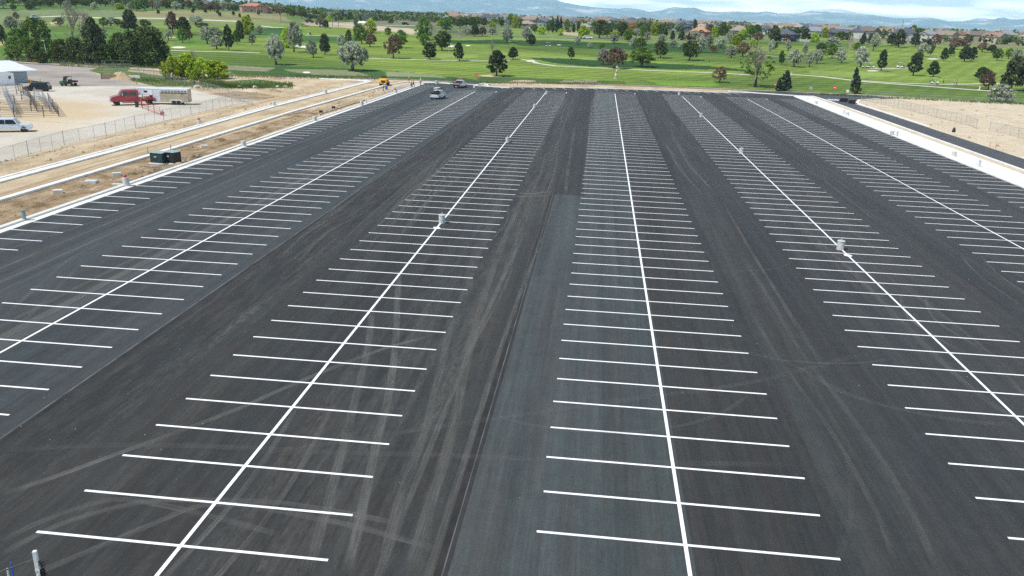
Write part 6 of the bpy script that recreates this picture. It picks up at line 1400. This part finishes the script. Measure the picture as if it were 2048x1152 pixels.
f = MB().box(-1.25, -.65, -.04, 0, 1.3, 2.1).build('window', A['trim'], o); MB().box(-1.2, -.7, -.06, -.041, 1.35, 2.05).build('pane', A['window'], f)
for k in range(5): MB().box(-5.6+k*1.0, -5.57+k*1.0, -.012, 0, .1, 2.5).build('panel_joint', A['greyconc'], o)
for px, py, lb in ((62, 167.5, 'left yellow bollard before the white building'), (81, 167, 'right yellow bollard beside the building’s shadow')): pipe_post(px, py, .11, 1.1, lb, 'yellow', 0, 'bollard', 'bollard', 0, 'yellow bollards by the white building')
MB_ = None

# ---------------------------------------------------------------- post and rods at the lower left corner
def on_ray(px, py, z): d = ray(px, py); t = (z-CAM_H)/d[2]; return Vector((d[0]*t, d[1]*t, z))
tp = on_ray(69, 1102, 2.2); o = empty('white_post', (tp.x, tp.y, 0), .3, 'pale square post tied with white cords and black straps at the lower left corner', 'post')
MB().box(-.058, .058, -.058, .058, -.05, 2.2).build('post', A['trim'], o, bevel=.006)
rs = random.Random(3); c = MB()
for k in range(46):
    z = rs.uniform(.9, 1.85)*(1); a = rs.uniform(-.9, .9); p0 = Vector((.06+rs.uniform(0, .16)*(1.9-z+.2), -.02+rs.uniform(-.05, .05), z)); c.tube(p0, p0+Vector((math.cos(a)*rs.uniform(.05, .2), rs.uniform(-.08, .08), math.sin(a)*.16-.03)), rs.uniform(.008, .022), .004, 5)
c.box(.06, .17, -.05, .06, .3, 1.5); c.build('black_straps', A['black'], o)
c = MB()
for k in range(9): c.tube((.05, -.06, 1.42-.03*k), (-.30+.02*k, -.07-.01*k, .95-.06*k), .006, n=5)
for k in range(4): c.tube((-.065, -.066, 1.5+.02*k), (.066, -.066, 1.46+.02*k), .007, n=5)
c.build('white_cord', A['trim'], o)
a = on_ray(67, 1119, 1.80); b = on_ray(-60, 1166, 1.80); tag(MB().tube(a, b, .026).build('thin_rod', A['darksteel']), 'thin dark rod running left from the pale post', 'rod')
a = on_ray(27, 1120, 1.75); tag(MB().tube((0, 0, 0), (0, 0, 1.75), .024, n=10).build('blue_tube', A['blue'], loc=(a.x, a.y-.12, 0)), 'bright blue tube standing behind the thin rod', 'tube')
a = on_ray(19, 1133, 1.6); o = empty('striped_pipe', (a.x, a.y-.1, 0), 0, 'mottled grey-white pipe left of the blue tube', 'pipe'); MB().tube((0, 0, 0), (0, 0, 1.6), .03, n=10).build('pipe', A['trim'], o)
c = MB()
for k in range(16): c.lathe([(.031, .2+k*.085), (.033, .215+k*.085), (.031, .235+k*.085)], 8)
c.build('winding', A['boxtop'], o)
# pebbles and scraps on the asphalt
c = MB(); rs = random.Random(9)
for k in range(260):
    x = rs.choice((rs.gauss(-21, 3), rs.uniform(-25, 30))); y = rs.uniform(18, 110); s = rs.uniform(.008, .026); c.add([(x-s, y, .004), (x, y-s, .004), (x+s, y, .004), (x, y+s, .004), (x, y, .004+s)], [(0, 1, 4), (1, 2, 4), (2, 3, 4), (3, 0, 4)])
tag(c.build('loose_gravel', A['rock']), 'pale pebbles scattered on the older asphalt lanes', 'gravel', kind='stuff')

# stones and clods on the bare dirt, weeds along its edges: nobody could count them
c = MB(); rs = random.Random(14)
for k in range(4200):
    if rs.random() < .6: x, y = rs.choice((rs.uniform(-56.4, -50.6), rs.uniform(-56.4, -50.6), rs.uniform(-72, -65.5))), rs.uniform(50, 215)
    else: x, y = rs.uniform(68, 118), rs.uniform(100, 236)
    s = rs.uniform(.03, .12)*(1 if rs.random() < .93 else 3.0); z = -.03; a = rs.uniform(0, 3)
    P = [(x+s*math.cos(a+q*1.57)*rs.uniform(.6, 1.3), y+s*math.sin(a+q*1.57)*rs.uniform(.6, 1.3), z) for q in range(4)]; c.add(P+[(x, y, z+s*rs.uniform(.5, 1))], [(0, 1, 4), (1, 2, 4), (2, 3, 4), (3, 0, 4)])
tag(c.build('dirt_clods', A['dirt2']), 'small stones and clods scattered over the bare dirt', 'clods', kind='stuff')
rn = np.random.default_rng(5); V = []
def weeds(px0, py0, px1, py1, n, h0, h1, spread):
    for k in range(n):
        t = rn.random(); x, y = flat(px0+(px1-px0)*t, py0+(py1-py0)*t+rn.normal()*spread); z = float(Hf(x, y)) if y > 256 else -.03; h = rn.uniform(h0, h1); a = rn.uniform(0, 6.28); w = h*.35
        for q in range(3):
            b_ = a+q*2.1; tx, ty = x+math.cos(b_)*w, y+math.sin(b_)*w; V.append([(x-.05*math.sin(b_), y+.05*math.cos(b_), z), (x+.05*math.sin(b_), y-.05*math.cos(b_), z), (tx+.02, ty, z+h), (tx-.02, ty, z+h)])
weeds(405, 172, 585, 172, 1500, .25, .8, 3.0); weeds(262, 158, 400, 170, 700, .2, .5, 3.5); weeds(420, 151, 760, 156, 1200, .2, .55, 2.2); weeds(960, 166, 1250, 167, 900, .2, .5, 1.2); weeds(1640, 189, 2048, 209, 900, .2, .5, .7); weeds(120, 129, 330, 136, 700, .3, .9, 2.0); weeds(400, 168, 450, 170, 500, .5, 1.2, 2.0)
V = np.array(V).reshape(-1, 3); q = len(V)//4; me = bpy.data.meshes.new('weeds'); me.from_pydata([tuple(v) for v in V], [], [(4*i, 4*i+1, 4*i+2, 4*i+3) for i in range(q)]); me.materials.append(leafmat('weed_leaf', (.05, .10, .02), (.30, .30, .13), (.13, .20, .05), .3, .02))
tag(link('weeds', me), 'rough weeds and tufts along the dirt edges', 'weeds', kind='stuff')

# ---------------------------------------------------------------- air
A['haze'] = bpy.data.materials.new('haze'); A['haze'].use_nodes = True; nt = A['haze'].node_tree; nt.nodes.clear()
ov = nt.nodes.new('ShaderNodeOutputMaterial'); pv = nt.nodes.new('ShaderNodeVolumePrincipled')
pv.inputs['Color'].default_value = (.58, .84, 1.0, 1); pv.inputs['Density'].default_value = HAZE; pv.inputs['Anisotropy'].default_value = 0.0
nt.links.new(pv.outputs[0], ov.inputs['Volume']); A['haze'].cycles.volume_sampling = 'DISTANCE'; A['haze'].cycles.homogeneous_volume = True
mb = MB(); mb.box(-27500, 27500, -26500, 26500, -1.3, 1100); tag(mb.build('haze', A['haze']), 'pale blue air thickening towards the mountains', 'haze', kind='stuff')
